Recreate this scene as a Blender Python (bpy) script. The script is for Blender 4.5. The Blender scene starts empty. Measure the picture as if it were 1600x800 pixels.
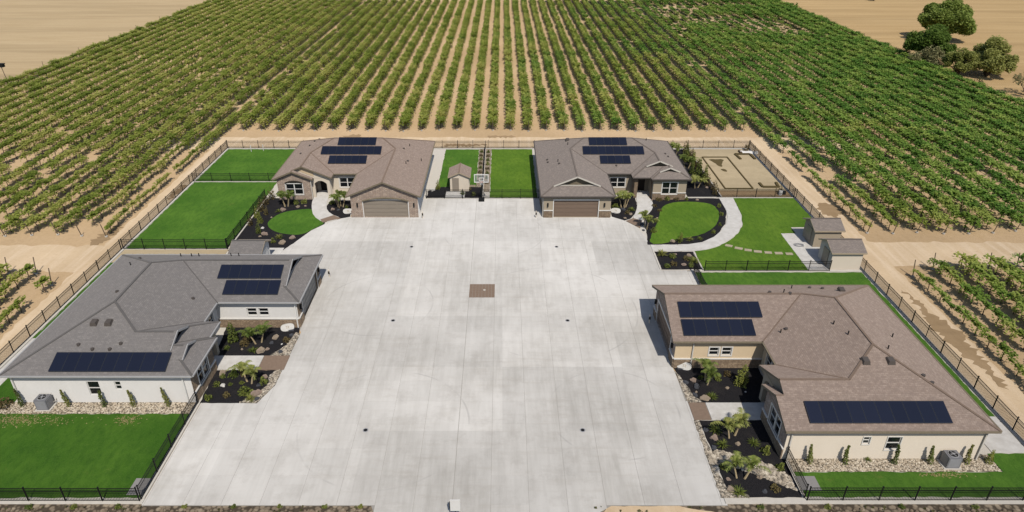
import bpy, bmesh, math, random
import numpy as np
from mathutils import Vector, Matrix, noise
from mathutils.geometry import tessellate_polygon
R = math.radians
ordw = ['first', 'second', 'third', 'fourth', 'fifth', 'sixth', 'seventh', 'eighth', 'ninth', 'tenth', 'eleventh', 'twelfth']
sc = bpy.context.scene
C = sc.collection
rnd = random.Random(7)
rng = np.random.default_rng(7)

# ------------------------------------------------------------------ camera, light, exposure
cam = bpy.data.cameras.new('camera'); co = bpy.data.objects.new('camera', cam); C.objects.link(co)
co.location = (0, 0, 37); co.rotation_euler = (R(90 - 28.53), 0, 0)
cam.lens = 24.0; cam.sensor_width = 36; cam.shift_x = 15 / 1600; cam.clip_end = 4000; cam.clip_start = 0.5
sc.camera = co
w = bpy.data.worlds.new('World'); sc.world = w; w.use_nodes = True
nt = w.node_tree
sky = nt.nodes.new('ShaderNodeTexSky'); sky.sky_type = 'NISHITA'; sky.sun_disc = False
SUN = Vector((0.18, -0.755, 1.0)).normalized()
EL = math.asin(SUN.z); AZ = math.atan2(SUN.x, SUN.y)
sky.sun_elevation = EL; sky.sun_rotation = AZ; sky.altitude = 100; sky.dust_density = 1.0
nt.links.new(sky.outputs[0], nt.nodes['Background'].inputs[0]); nt.nodes['Background'].inputs[1].default_value = 0.082
sl = bpy.data.lights.new('sun', 'SUN'); so = bpy.data.objects.new('sun', sl); C.objects.link(so)
sl.energy = 3.2; sl.angle = R(0.5); sl.color = (1.0, 0.935, 0.84)
so.rotation_euler = (-SUN).to_track_quat('-Z', 'Y').to_euler(); so.location = (0, 0, 60)
sc.view_settings.view_transform = 'Standard'; sc.view_settings.look = 'None'
sc.view_settings.exposure = 0.0; sc.view_settings.gamma = 1

# ------------------------------------------------------------------ materials
def lin(c):
    return tuple(((v / 255) / 12.92 if v / 255 <= .04045 else ((v / 255 + .055) / 1.055) ** 2.4) for v in c)
class G:
    """tiny node graph helper"""
    def __init__(s, name, rough=.8, spec=.3):
        s.m = bpy.data.materials.new(name); s.m.use_nodes = True
        s.t = s.m.node_tree; s.b = s.t.nodes['Principled BSDF']
        s.b.inputs['Roughness'].default_value = rough
        s.b.inputs['Specular IOR Level'].default_value = spec
        if rough >= .85 and 'Diffuse Roughness' in s.b.inputs: s.b.inputs['Diffuse Roughness'].default_value = 1.0
    def n(s, typ, **k):
        x = s.t.nodes.new(typ)
        for a, b in k.items(): setattr(x, a, b)
        return x
    def l(s, a, b): s.t.links.new(a, b)
    def pos(s, scale=(1, 1, 1)):
        g = s.n('ShaderNodeNewGeometry'); mp = s.n('ShaderNodeMapping')
        mp.inputs['Scale'].default_value = scale; s.l(g.outputs['Position'], mp.inputs['Vector']); return mp.outputs[0]
    def noise(s, scale, vec=None, detail=4, rough=.55):
        x = s.n('ShaderNodeTexNoise'); x.inputs['Scale'].default_value = scale
        x.inputs['Detail'].default_value = detail; x.inputs['Roughness'].default_value = rough
        s.l(vec if vec is not None else s.pos(), x.inputs['Vector']); return x.outputs['Fac']
    def ramp(s, fac, stops):
        r = s.n('ShaderNodeValToRGB'); e = r.color_ramp.elements
        while len(e) < len(stops): e.new(.5)
        for i, (p, c) in enumerate(stops):
            e[i].position = p; e[i].color = (*c, 1)
        s.l(fac, r.inputs[0]); return r.outputs[0]
    def mix(s, f, a, b, mode='MIX'):
        x = s.n('ShaderNodeMix', data_type='RGBA', blend_type=mode)
        for sock, v in ((x.inputs[0], f), (x.inputs[6], a), (x.inputs[7], b)):
            if hasattr(v, 'is_output'): s.l(v, sock)
            elif isinstance(v, (int, float)): sock.default_value = v
            else: sock.default_value = (*v, 1)
        return x.outputs[2]
    def math(s, op, a, b=0.0, clamp=False):
        x = s.n('ShaderNodeMath', operation=op, use_clamp=clamp)
        for i, v in enumerate((a, b)):
            if hasattr(v, 'is_output'): s.l(v, x.inputs[i])
            else: x.inputs[i].default_value = v
        return x.outputs[0]
    def base(s, c):
        if hasattr(c, 'is_output'): s.l(c, s.b.inputs['Base Color'])
        else: s.b.inputs['Base Color'].default_value = (*c, 1)
        return s
    def bump(s, h, strength=.5, dist=.05):
        b = s.n('ShaderNodeBump'); b.inputs['Strength'].default_value = strength; b.inputs['Distance'].default_value = dist
        s.l(h, b.inputs['Height']); s.l(b.outputs[0], s.b.inputs['Normal']); return s
def gr(v): return (v, v, v)
def plain(name, col, rough=.6, spec=.3, var=.12, scale=3, metal=0):
    g = G(name, rough, spec); g.b.inputs['Metallic'].default_value = metal
    n = g.noise(scale, detail=5)
    g.base(g.mix(n, tuple(c * (1 - var) for c in col), tuple(min(1, c * (1 + var)) for c in col)))
    return g.m
def ridx(g):
    o = g.n('ShaderNodeObjectInfo'); return o.outputs['Random']

def m_ground():
    g = G('dry_soil', .95, .1)
    a = g.noise(.05, detail=6); b = g.noise(2.2, detail=5, rough=.7); st = g.noise(.9, g.pos((1.0, .03, 1)), detail=4)
    c = g.ramp(a, [(.3, (.39, .275, .150)), (.5, (.48, .345, .198)), (.7, (.57, .42, .26))])
    c = g.mix(g.math('MULTIPLY', st, .5), c, (.55, .41, .27))
    c = g.mix(g.ramp(b, [(.42, gr(.0)), (.8, gr(.30))]), c, (.26, .17, .095))
    return g.base(c).bump(b, .7, .12).m
def m_lane():
    g = G('packed_sand', .95, .1)
    a = g.noise(.12, detail=6); b = g.noise(3, detail=5, rough=.7); st = g.noise(1.3, g.pos((1.0, .05, 1)), detail=5)
    c = g.ramp(a, [(.3, (.50, .38, .245)), (.7, (.63, .495, .335))])
    c = g.mix(g.ramp(st, [(.45, gr(0)), (.7, gr(.45))]), c, (.72, .60, .46))
    c = g.mix(g.ramp(b, [(.5, gr(.0)), (.9, gr(.5))]), c, (.36, .24, .13))
    return g.base(c).bump(b, .5, .06).m
def m_field(name, c1, c2, sc_):
    g = G(name, .95, .1)
    a = g.noise(.03, detail=5); st = g.noise(1, g.pos(sc_), detail=6, rough=.65); b = g.noise(1.5, detail=5)
    c = g.mix(g.ramp(st, [(.3, gr(0)), (.7, gr(1))]), c1, c2)
    bd = g.noise(1, g.pos((.006, .09, 1)), detail=6, rough=.7)
    c = g.mix(g.ramp(bd, [(.48, gr(0)), (.66, gr(.55))]), c, tuple(.62 * v for v in c1))
    c = g.mix(g.math('MULTIPLY', a, .5), c, tuple(.8 * v for v in c1))
    c = g.mix(g.ramp(b, [(.5, gr(0)), (.9, gr(.3))]), c, tuple(.6 * v for v in c1))
    return g.base(c).bump(b, .5, .1).m
X0, Y0, DX, DY = -3.42, 61.85, 2.62, 2.655
def m_concrete():
    g = G('broom_finished_concrete', .85, .25)
    r = ridx(g)
    st = g.noise(1, g.pos((1.5, .16, 1)), detail=6, rough=.7)
    st2 = g.noise(1, g.pos((.35, 2.2, 1)), detail=5, rough=.65)
    big = g.noise(.09, detail=4); fine = g.noise(9, detail=3)
    c = g.ramp(st, [(.30, (.415, .400, .373)), (.52, (.485, .470, .443)), (.72, (.545, .53, .503))])
    c = g.mix(g.ramp(st2, [(.50, gr(0)), (.72, gr(.60))]), c, (.42, .395, .36))
    c = g.mix(g.ramp(big, [(.42, gr(0)), (.62, gr(.55))]), c, (.63, .615, .59))
    def cell(inc, seed):
        sn = g.n('ShaderNodeVectorMath', operation='SNAP'); g.l(g.pos(), sn.inputs[0]); sn.inputs[1].default_value = inc
        wn = g.n('ShaderNodeTexWhiteNoise', noise_dimensions='4D'); g.l(sn.outputs[0], wn.inputs['Vector']); wn.inputs['W'].default_value = seed; return wn.outputs['Value']
    blot = g.noise(.55, detail=7, rough=.72)
    c = g.mix(g.ramp(blot, [(.50, gr(0)), (.72, gr(.42))]), c, (.345, .325, .295))
    # arcs left by turning tyres
    for (cx, cy, rad) in ((-9.2, 40.5, 6.6), (8.9, 42.0, 5.2), (5.0, 57.0, 8.3), (-12.5, 58.0, 5.5), (-1.0, 74.0, 6.0)):
        vs_ = g.n('ShaderNodeVectorMath', operation='SUBTRACT'); g.l(g.pos(), vs_.inputs[0]); vs_.inputs[1].default_value = (cx, cy, 0)
        ln = g.n('ShaderNodeVectorMath', operation='LENGTH'); g.l(vs_.outputs[0], ln.inputs[0])
        d_ = g.math('ABSOLUTE', g.math('SUBTRACT', ln.outputs['Value'], rad))
        m_ = g.math('MULTIPLY', g.math('LESS_THAN', d_, .07), g.ramp(g.noise(.22, detail=2), [(.48, gr(0)), (.62, gr(.35))]))
        c = g.mix(m_, c, (.30, .29, .28))
    r2 = cell((DX * 4, DY * 3, 5), 1.0); r3 = cell((DX * 2, DY * 5, 5), 5.0)
    k = g.math('ADD', g.math('MULTIPLY', r, .06), .885); k = g.math('ADD', k, g.math('MULTIPLY', r2, .16)); k = g.math('ADD', k, g.math('MULTIPLY', r3, .06))
    x = g.n('ShaderNodeMix', data_type='RGBA', blend_type='MULTIPLY'); x.inputs[0].default_value = 1
    g.l(c, x.inputs[6]); g.l(k, x.inputs[7])
    return g.base(x.outputs[2]).bump(fine, .15, .01).m
def m_walk():
    g = G('light_path_concrete', .85, .25)
    st = g.noise(1.2, detail=6, rough=.7)
    return g.base(g.ramp(st, [(.3, (.46, .44, .41)), (.7, (.60, .585, .56))])).m
def m_lawn(name, k=1.0, tint=(1, 1, 1)):
    g = G(name, .9, .1)
    a = g.noise(.22, detail=5); b = g.noise(14, detail=4, rough=.8); c_ = g.noise(2.2, g.pos((1, .45, 1)), detail=5, rough=.7)
    t = lambda c: tuple(k * x * y for x, y in zip(c, tint))
    c = g.ramp(a, [(.3, t((.034, .100, .010))), (.7, t((.078, .165, .020)))])
    c = g.mix(g.ramp(c_, [(.42, gr(0)), (.66, gr(.65))]), c, t((.024, .075, .009)))
    c = g.mix(g.ramp(b, [(.42, gr(0)), (.75, gr(.6))]), c, t((.105, .185, .036)))
    dry = g.noise(.55, detail=7, rough=.75)
    c = g.mix(g.ramp(dry, [(.60, gr(0)), (.78, gr(.5))]), c, (.22, .20, .06))
    return g.base(c).bump(b, .9, .06).m
def m_mulch():
    g = G('black_mulch', .95, .15)
    v = g.n('ShaderNodeTexVoronoi'); v.inputs['Scale'].default_value = 12; g.l(g.pos(), v.inputs['Vector'])
    c = g.ramp(g.noise(25, detail=3), [(.35, (.008, .008, .010)), (.7, (.030, .028, .030))])
    c = g.mix(g.ramp(g.noise(.7, detail=5), [(.55, gr(0)), (.8, gr(.3))]), c, (.07, .06, .05))
    return g.base(c).bump(v.outputs['Distance'], .9, .05).m
def m_gravel(name, cols, scale=6.5):
    g = G(name, .9, .2)
    v = g.n('ShaderNodeTexVoronoi'); v.inputs['Scale'].default_value = scale; g.l(g.pos(), v.inputs['Vector'])
    c = g.ramp(g.math('FRACT', g.math('MULTIPLY', v.outputs['Color'], 1.0)), [(0, cols[0]), (.5, cols[1]), (1, cols[2])])
    c = g.mix(g.ramp(v.outputs['Distance'], [(.35, gr(0)), (.62, gr(.85))]), c, tuple(x * .3 for x in cols[0]))
    return g.base(c).bump(g.math('SUBTRACT', 1, v.outputs['Distance']), .9, .06).m
def m_shingle(name, c1, c2, c3):
    g = G(name, .84, .15); g.b.inputs['Diffuse Roughness'].default_value = .55
    ge = g.n('ShaderNodeNewGeometry'); sx = g.n('ShaderNodeSeparateXYZ'); g.l(ge.outputs['Position'], sx.inputs[0])
    nx = g.n('ShaderNodeSeparateXYZ'); g.l(ge.outputs['True Normal'], nx.inputs[0])
    # run of the course: y where the slope faces +-x, x where it faces +-y
    sel = g.math('GREATER_THAN', g.math('ABSOLUTE', nx.outputs[0]), g.math('ABSOLUTE', nx.outputs[1]))
    run = g.math('ADD', g.math('MULTIPLY', sx.outputs[1], sel), g.math('MULTIPLY', sx.outputs[0], g.math('SUBTRACT', 1, sel)))
    cmb = g.n('ShaderNodeCombineXYZ'); g.l(run, cmb.inputs[0]); g.l(g.math('MULTIPLY', sx.outputs[2], 2.6), cmb.inputs[1])
    br = g.n('ShaderNodeTexBrick'); g.l(cmb.outputs[0], br.inputs['Vector'])
    br.inputs['Scale'].default_value = 1; br.inputs['Brick Width'].default_value = .32; br.inputs['Row Height'].default_value = .145
    br.inputs['Mortar Size'].default_value = .008; br.inputs['Bias'].default_value = 0
    br.inputs['Color1'].default_value = (*c1, 1); br.inputs['Color2'].default_value = (*c2, 1); br.inputs['Mortar'].default_value = (*[v * .55 for v in c1], 1)
    cell = g.noise(3.2, g.pos((1, 1, 1)), detail=5, rough=.75)
    c = g.mix(g.ramp(cell, [(.42, gr(0)), (.60, gr(.9))]), br.outputs['Color'], c3)
    big = g.noise(.25, detail=4)
    c = g.mix(g.ramp(big, [(.3, gr(0)), (.8, gr(.3))]), c, c1)
    return g.base(c).bump(br.outputs['Fac'], -.5, .02).m
def m_stucco(name, col, var=.06):
    g = G(name, .9, .15)
    n = g.noise(1.1, g.pos((1, 1, .35)), detail=6, rough=.65); f = g.noise(30, detail=2)
    c = g.mix(n, tuple(v * (1 - var) for v in col), tuple(v * (1 + var * .5) for v in col))
    return g.base(c).bump(f, .25, .01).m
def m_stone(name, cols):
    g = G(name, .9, .2)
    ge = g.n('ShaderNodeNewGeometry'); sx = g.n('ShaderNodeSeparateXYZ'); g.l(ge.outputs['Position'], sx.inputs[0])
    cmb = g.n('ShaderNodeCombineXYZ'); g.l(g.math('ADD', sx.outputs[0], sx.outputs[1]), cmb.inputs[0]); g.l(sx.outputs[2], cmb.inputs[1])
    br = g.n('ShaderNodeTexBrick'); g.l(cmb.outputs[0], br.inputs['Vector'])
    br.inputs['Scale'].default_value = 1; br.inputs['Brick Width'].default_value = .42; br.inputs['Row Height'].default_value = .15
    br.inputs['Mortar Size'].default_value = .014; br.offset = .4; br.squash = .7
    br.inputs['Color1'].default_value = (*cols[0], 1); br.inputs['Color2'].default_value = (*cols[1], 1)
    br.inputs['Mortar'].default_value = (*[v * .4 for v in cols[0]], 1)
    vn = g.noise(2.4, cmb.outputs[0], detail=3, rough=.8)
    c = g.mix(g.ramp(vn, [(.42, gr(0)), (.62, gr(.75))]), br.outputs['Color'], cols[2])
    return g.base(c).bump(br.outputs['Fac'], -.8, .04).m
def m_leaf(name, cols, big=None, trans=.22, scale=.12):
    g = G(name, .6, .25)
    r = ridx(g); n1 = g.noise(scale, detail=3); n2 = g.noise(3.5, detail=2)
    f = g.math('ADD', g.math('MULTIPLY', r, .30), g.math('MULTIPLY', n2, .70))
    c = g.ramp(f, [(.28, cols[0]), (.48, cols[1]), (.72, cols[2])])
    if big:
        c = g.mix(g.ramp(n1, [(.42, gr(0)), (.62, gr(.8))]), c, big)
    g.base(c)
    tr = g.n('ShaderNodeBsdfTranslucent'); g.l(c, tr.inputs[0]); mx = g.n('ShaderNodeMixShader'); mx.inputs[0].default_value = trans
    g.l(g.b.outputs[0], mx.inputs[1]); g.l(tr.outputs[0], mx.inputs[2]); g.l(mx.outputs[0], g.t.nodes['Material Output'].inputs[0])
    return g.m
def m_vine():
    g = G('vine_leaves', .6, .22)
    r = ridx(g); n2 = g.noise(4.5, detail=2)
    ge = g.n('ShaderNodeNewGeometry'); sx = g.n('ShaderNodeSeparateXYZ'); g.l(ge.outputs['Position'], sx.inputs[0])
    f = g.math('ADD', g.math('MULTIPLY', r, .45), g.math('MULTIPLY', n2, .6))
    yel = g.ramp(f, [(.2, (.155, .22, .032)), (.5, (.32, .38, .068)), (.85, (.56, .53, .16))])
    grn = g.ramp(f, [(.2, (.080, .185, .028)), (.5, (.18, .32, .053)), (.85, (.40, .48, .11))])
    # two plantings: yellower west of the houses, deeper green to the east, mottled by soil
    e = g.math('MULTIPLY', g.math('ADD', sx.outputs[0], 2), .0145)
    e = g.math('ADD', e, g.math('MULTIPLY', g.math('SUBTRACT', g.noise(.05, detail=5), .5), 3.4), )
    e = g.ramp(e, [(.12, gr(0)), (.85, gr(1))])
    c = g.mix(e, yel, grn); g.base(c)
    tr = g.n('ShaderNodeBsdfTranslucent'); g.l(c, tr.inputs[0]); mx = g.n('ShaderNodeMixShader'); mx.inputs[0].default_value = .38
    g.l(g.b.outputs[0], mx.inputs[1]); g.l(tr.outputs[0], mx.inputs[2]); g.l(mx.outputs[0], g.t.nodes['Material Output'].inputs[0])
    return g.m
def m_garage(col):
    g = G('painted_garage_door', .5, .3)
    return g.base(g.mix(g.noise(2, g.pos((.5, .5, 3)), detail=4), tuple(v * .85 for v in col), tuple(v * 1.1 for v in col))).m
M = dict(
    ground=m_ground(), lane=m_lane(), field_w=m_field('mown_stubble', (.43, .32, .185), (.52, .405, .25), (.05, .35, 1)),
    field_e=m_field('dry_grass_field', (.44, .30, .145), (.57, .41, .215), (.02, .32, 1)),
    concrete=m_concrete(), walk=m_walk(), lawn=m_lawn('lawn_grass', 1.15), lawn2=m_lawn('bright_lawn_grass', 1.22, (1.25, 1.05, .9)),
    lawn3=m_lawn('deep_lawn_grass', .95, (.95, 1.0, .9)), mulch=m_mulch(),
    gravel=m_gravel('tan_river_gravel', ((.30, .24, .17), (.52, .44, .33), (.68, .62, .52))),
    pebble=m_gravel('pale_pebbles', ((.25, .22, .18), (.42, .37, .30), (.58, .53, .46)), 5),
    fine=m_gravel('fine_tan_gravel', ((.30, .24, .17), (.42, .35, .26), (.52, .45, .36)), 16),
    rubble=m_gravel('rough_shoulder', ((.15, .115, .08), (.25, .20, .145), (.36, .30, .22)), 3.0),
    sand=m_field('court_sand', (.43, .35, .225), (.50, .41, .27), (.6, .6, 1)), sandlip=plain('wet_sand_lip', (.10, .075, .03), .9),
    stain=m_field('damp_sand', (.31, .215, .12), (.38, .27, .16), (.6, .3, 1)),
    joint=plain('joint_filler', (.30, .285, .26), .9), paver=plain('brown_paver', (.215, .155, .115), .85, var=.2, scale=5),
    curb=plain('curb_concrete', (.52, .49, .44), .9), paver_g=plain('grey_pad', (.26, .25, .245), .9), rub=plain('clod', (.22, .17, .12), .95, var=.5, scale=4), flag=plain('flagstone', (.38, .33, .24), .9, var=.25),
    sh_brown=m_shingle('brown_shingles', (.310, .238, .195), (.410, .325, .272), (.258, .200, .168)),
    sh_grey=m_shingle('grey_shingles', (.215, .200, .190), (.275, .255, .243), (.185, .173, .168)),
    sh_taupe=m_shingle('taupe_shingles', (.255, .215, .188), (.330, .280, .246), (.215, .185, .168)),
    capb=plain('ridge_cap_brown', (.205, .150, .115), .9), capg=plain('ridge_cap_grey', (.125, .118, .114), .9), capt=plain('ridge_cap_taupe', (.165, .138, .120), .9),
    st_white=m_stucco('white_stucco', (.64, .625, .60), .10), st_cream=m_stucco('cream_stucco', (.68, .61, .51)),
    st_tan=m_stucco('yellow_stucco', (.62, .50, .34)), st_taupe=m_stucco('taupe_stucco', (.42, .355, .265)),
    stone_a=m_stone('brown_ledgestone', ((.25, .18, .12), (.38, .29, .20), (.17, .125, .09))),
    stone_b=m_stone('pink_ledgestone', ((.40, .30, .235), (.56, .46, .37), (.28, .225, .195))),
    creamtrim=plain('cream_trim', (.60, .56, .49), .6), white=plain('white_trim', (.76, .74, .70), .5, var=.05), dark=plain('dark_trim', (.055, .045, .035), .6),
    tantrim=plain('tan_trim', (.42, .34, .24), .6), greytrim=plain('grey_gutter', (.42, .41, .40), .5),
    glass=None, solar=None, solarline=plain('solar_frame', (.036, .04, .052), .4),
    metal=plain('black_fence_metal', (.012, .012, .012), .5), galv=plain('galvanised_metal', (.35, .35, .36), .5, var=.2),
    black=plain('black_rubber', (.015, .015, .015), .7), door=plain('dark_entry_door', (.03, .022, .018), .5),
    gar_c=m_garage((.30, .255, .205)), gar_d=m_garage((.215, .155, .115)), gar_w=m_garage((.34, .32, .29)),
    vent=plain('roof_vent_metal', (.10, .085, .075), .6), siding=plain('shake_siding', (.20, .165, .115), .85, var=.3, scale=8),
    wood=plain('weathered_post', (.16, .12, .08), .9, var=.3), bark=plain('bark', (.12, .085, .055), .95, var=.35, scale=9),
    palmbark=plain('palm_stem', (.38, .30, .18), .9, var=.3, scale=9),
    vine=m_vine(),
    oak=m_leaf('oak_leaves', ((.11, .19, .034), (.22, .31, .06), (.38, .43, .12)), trans=.45),
    olive=m_leaf('olive_tree_leaves', ((.23, .26, .07), (.38, .40, .12), (.52, .50, .19)), trans=.45),
    drybush=m_leaf('dry_twigs', ((.15, .16, .07), (.27, .26, .12), (.40, .36, .19)), trans=.3),
    palm=m_leaf('palm_fronds', ((.10, .15, .030), (.20, .25, .055), (.36, .36, .11))),
    bush=m_leaf('bush_leaves', ((.075, .11, .022), (.16, .19, .04), (.28, .29, .07))),
    rustbush=m_leaf('brownish_leaves', ((.10, .075, .03), (.16, .12, .05), (.20, .17, .06))),
    tuft=m_leaf('grass_blades', ((.11, .15, .03), (.20, .235, .05), (.33, .32, .09))),
    conifer=m_leaf('juniper_leaves', ((.08, .11, .03), (.15, .18, .045), (.26, .25, .08))),
    drygrass=m_leaf('dry_turf_blades', ((.22, .20, .06), (.34, .29, .12), (.46, .40, .20))),
    weed=m_leaf('weed_leaves', ((.05, .055, .02), (.09, .09, .03), (.15, .13, .06))),
    bl_tan=plain('tan_boulder', (.30, .24, .18), .9, var=.35, scale=4), bl_pink=plain('pinkish_boulder', (.27, .205, .165), .9, var=.3, scale=4),
    bl_dark=plain('dark_boulder', (.065, .068, .078), .9, var=.4, scale=4), bl_white=plain('pale_boulder', (.62, .60, .56), .8, var=.15, scale=4),
    net=plain('white_net', (.7, .7, .7), .7), orange=plain('orange_rim', (.5, .12, .03), .5), ac=plain('grey_painted_metal', (.20, .20, .215), .5, var=.1),
    ink=plain('dark_figures', (.05, .05, .05), .7),
)
def m_glass():
    g = G('window_glass', .06, .8); g.base((.010, .012, .014)); return g.m
def m_solar():
    g = G('solar_cells', .22, .5)
    r = ridx(g); g.base(g.ramp(r, [(0, (.0125, .0155, .030)), (1, (.0155, .019, .036))])); return g.m
M['glass'] = m_glass(); M['solar'] = m_solar()

# ------------------------------------------------------------------ object helpers
ORG = {}
def tag(o, label=None, cat=None, group=None, kind=None):
    if label: o['label'] = label
    if cat: o['category'] = cat
    if group: o['group'] = group
    if kind: o['kind'] = kind
    return o
def empty(name, loc, label=None, cat=None, group=None, kind=None):
    o = bpy.data.objects.new(name, None); C.objects.link(o); o.location = loc; o.empty_display_size = .3
    ORG[o.name] = Vector(loc); return tag(o, label, cat, group, kind)
def link(name, me, parent=None, loc=None):
    o = bpy.data.objects.new(name, me); C.objects.link(o)
    if parent is not None: o.parent = parent
    if loc is not None: o.location = loc
    return o
def mk(name, vs, fs, mat, parent=None, loc=None, smooth=False, midx=None):
    """mesh from world coordinates; origin follows the parent thing (or loc)"""
    if parent is not None: o0 = ORG.get(parent.name, Vector((0, 0, 0)))
    else: o0 = Vector(loc) if loc is not None else Vector((0, 0, 0))
    me = bpy.data.meshes.new(name)
    me.from_pydata([(v[0] - o0.x, v[1] - o0.y, v[2] - o0.z) for v in vs], [], fs)
    for m in (mat if isinstance(mat, (list, tuple)) else [mat]): me.materials.append(m)
    if midx is not None: me.polygons.foreach_set('material_index', midx)
    if smooth: me.polygons.foreach_set('use_smooth', [True] * len(me.polygons))
    o = link(name, me, parent, None if parent is not None else o0)
    ORG[o.name] = o0
    return o
class B:
    """collects world-space geometry for one mesh"""
    def __init__(s): s.v = []; s.f = []
    def add(s, vs, fs):
        n = len(s.v); s.v += [tuple(v) for v in vs]; s.f += [tuple(i + n for i in f) for f in fs]; return s
    def box(s, x0, x1, y0, y1, z0, z1, T=None):
        vs = [(x, y, z) for z in (z0, z1) for y in (y0, y1) for x in (x0, x1)]
        if T: vs = [T(*v) for v in vs]
        return s.add(vs, [(0, 2, 3, 1), (4, 5, 7, 6), (0, 1, 5, 4), (2, 6, 7, 3), (0, 4, 6, 2), (1, 3, 7, 5)])
    def beam(s, a, b, w_, h_=None):
        a = Vector(a); b = Vector(b); h_ = h_ or w_; d = (b - a).normalized()
        u = d.cross(Vector((0, 0, 1)))
        if u.length < .01: u = Vector((1, 0, 0))
        u.normalize(); v = u.cross(d)
        vs = [p + u * sx * w_ / 2 + v * sz * h_ / 2 for p in (a, b) for sx, sz in ((-1, -1), (1, -1), (1, 1), (-1, 1))]
        return s.add(vs, [(0, 1, 2, 3), (7, 6, 5, 4), (0, 4, 5, 1), (1, 5, 6, 2), (2, 6, 7, 3), (3, 7, 4, 0)])
    def tube(s, pts, rs, n=6):
        rings = []
        for i, p in enumerate(pts):
            p = Vector(p); d = (Vector(pts[min(i + 1, len(pts) - 1)]) - Vector(pts[max(i - 1, 0)])).normalized()
            u = d.orthogonal().normalized(); v = d.cross(u)
            if i and rings:
                pass
            rings.append([p + (u * math.cos(t) + v * math.sin(t)) * rs[i] for t in [2 * math.pi * k / n for k in range(n)]])
        vs = [q for r in rings for q in r]; fs = []
        for i in range(len(pts) - 1):
            for k in range(n): fs.append((i * n + k, i * n + (k + 1) % n, (i + 1) * n + (k + 1) % n, (i + 1) * n + k))
        fs.append(tuple(range(n))[::-1]); fs.append(tuple((len(pts) - 1) * n + k for k in range(n)))
        return s.add(vs, fs)
    def disc(s, c, r, z0, z1, n=16, ry=None):
        ry = ry or r
        t = [2 * math.pi * k / n for k in range(n)]
        vs = [(c[0] + r * math.cos(a), c[1] + ry * math.sin(a), z) for z in (z0, z1) for a in t]
        return s.add(vs, [tuple(range(n))[::-1], tuple(range(n, 2 * n))] + [(k, (k + 1) % n, n + (k + 1) % n, n + k) for k in range(n)])
    def ob(s, name, mat, parent=None, loc=None, **k): return mk(name, s.v, s.f, mat, parent, loc, **k)
def sm(pts, n=2):
    """Chaikin smoothing of a closed outline"""
    for _ in range(n):
        q = []
        for i in range(len(pts)):
            a, b = pts[i], pts[(i + 1) % len(pts)]
            q += [(a[0] * .75 + b[0] * .25, a[1] * .75 + b[1] * .25), (a[0] * .25 + b[0] * .75, a[1] * .25 + b[1] * .75)]
        pts = q
    return pts
def ragged(pts, amp, step=.6, seed=0):
    r = random.Random(seed); q = []
    for i in range(len(pts)):
        a = Vector(pts[i]).to_2d(); b = Vector(pts[(i + 1) % len(pts)]).to_2d(); L = (b - a).length; n = max(1, int(L / step)); d = (b - a) / max(L, 1e-6); nn = Vector((-d.y, d.x))
        for k in range(n):
            t = k / n; off = r.uniform(-amp, amp) if k else 0
            p = a + d * L * t + nn * off; q.append((p.x, p.y))
    return q
def slabpoly(name, pts, z1, mat, z0=-.06, parent=None, loc=None):
    n = len(pts)
    tri = tessellate_polygon([[Vector((p[0], p[1], 0)) for p in pts]])
    vs = [(p[0], p[1], z1) for p in pts] + [(p[0], p[1], z0) for p in pts]
    fs = [tuple(t) for t in tri] + [(i, (i + 1) % n, n + (i + 1) % n, n + i) for i in range(n)]
    return mk(name, vs, fs, mat, parent, loc)
def S(name, pts, z1, mat, z0=-.06):
    if name in ('lawn', 'mulch_bed'): pts = ragged(pts, .055, .45, len(name) + int(abs(pts[0][0]) * 7))
    return tag(slabpoly(name, pts, z1, mat, z0), kind='structure')
def clip(poly, x0, x1, y0, y1):
    def cl(P, ins, inter):
        out = []
        for i in range(len(P)):
            a, b = P[i - 1], P[i]
            if ins(b):
                if not ins(a): out.append(inter(a, b))
                out.append(b)
            elif ins(a): out.append(inter(a, b))
        return out
    def ix(v): return lambda a, b: (v, a[1] + (b[1] - a[1]) * (v - a[0]) / (b[0] - a[0]))
    def iy(v): return lambda a, b: (a[0] + (b[0] - a[0]) * (v - a[1]) / (b[1] - a[1]), v)
    P = poly
    for ins, inter in ((lambda p: p[0] >= x0, ix(x0)), (lambda p: p[0] <= x1, ix(x1)), (lambda p: p[1] >= y0, iy(y0)), (lambda p: p[1] <= y1, iy(y1))):
        if not P: return P
        P = cl(P, ins, inter)
    return P
def area(P): return abs(sum(P[i - 1][0] * P[i][1] - P[i][0] * P[i - 1][1] for i in range(len(P)))) / 2
def rect(x0, x1, y0, y1): return [(x0, y0), (x1, y0), (x1, y1), (x0, y1)]

# ------------------------------------------------------------------ ground, fields, lanes
g_ = []
xs = [-1500, -600, -300, -150, -100, -50, 0, 50, 100, 150, 300, 600, 1500]; ys = [-400, -100, 0, 30, 60, 100, 150, 200, 260, 300, 450, 800, 1600]
vs = [(x, y, -.05) for y in ys for x in xs]; nx_ = len(xs)
fs = [(j * nx_ + i, j * nx_ + i + 1, (j + 1) * nx_ + i + 1, (j + 1) * nx_ + i) for j in range(len(ys) - 1) for i in range(nx_ - 1)]
tag(mk('ground', vs, fs, M['ground']), kind='structure')
tag(mk('field', [(-1400, 60, -.035), (-103.6, 60, -.035), (-103.6, 268, -.035), (-1400, 268, -.035)], [(0, 1, 2, 3)], M['field_w']), kind='structure')
tag(mk('field', [(97.5, 40, -.035), (1400, 40, -.035), (1400, 1500, -.035), (97.5, 1500, -.035)], [(0, 1, 2, 3)], M['field_e']), kind='structure')
tag(mk('field', [(-1400, 272, -.03), (97, 272, -.03), (97, 1500, -.03), (-1400, 1500, -.03)], [(0, 1, 2, 3)], M['field_w']), kind='structure')
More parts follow.
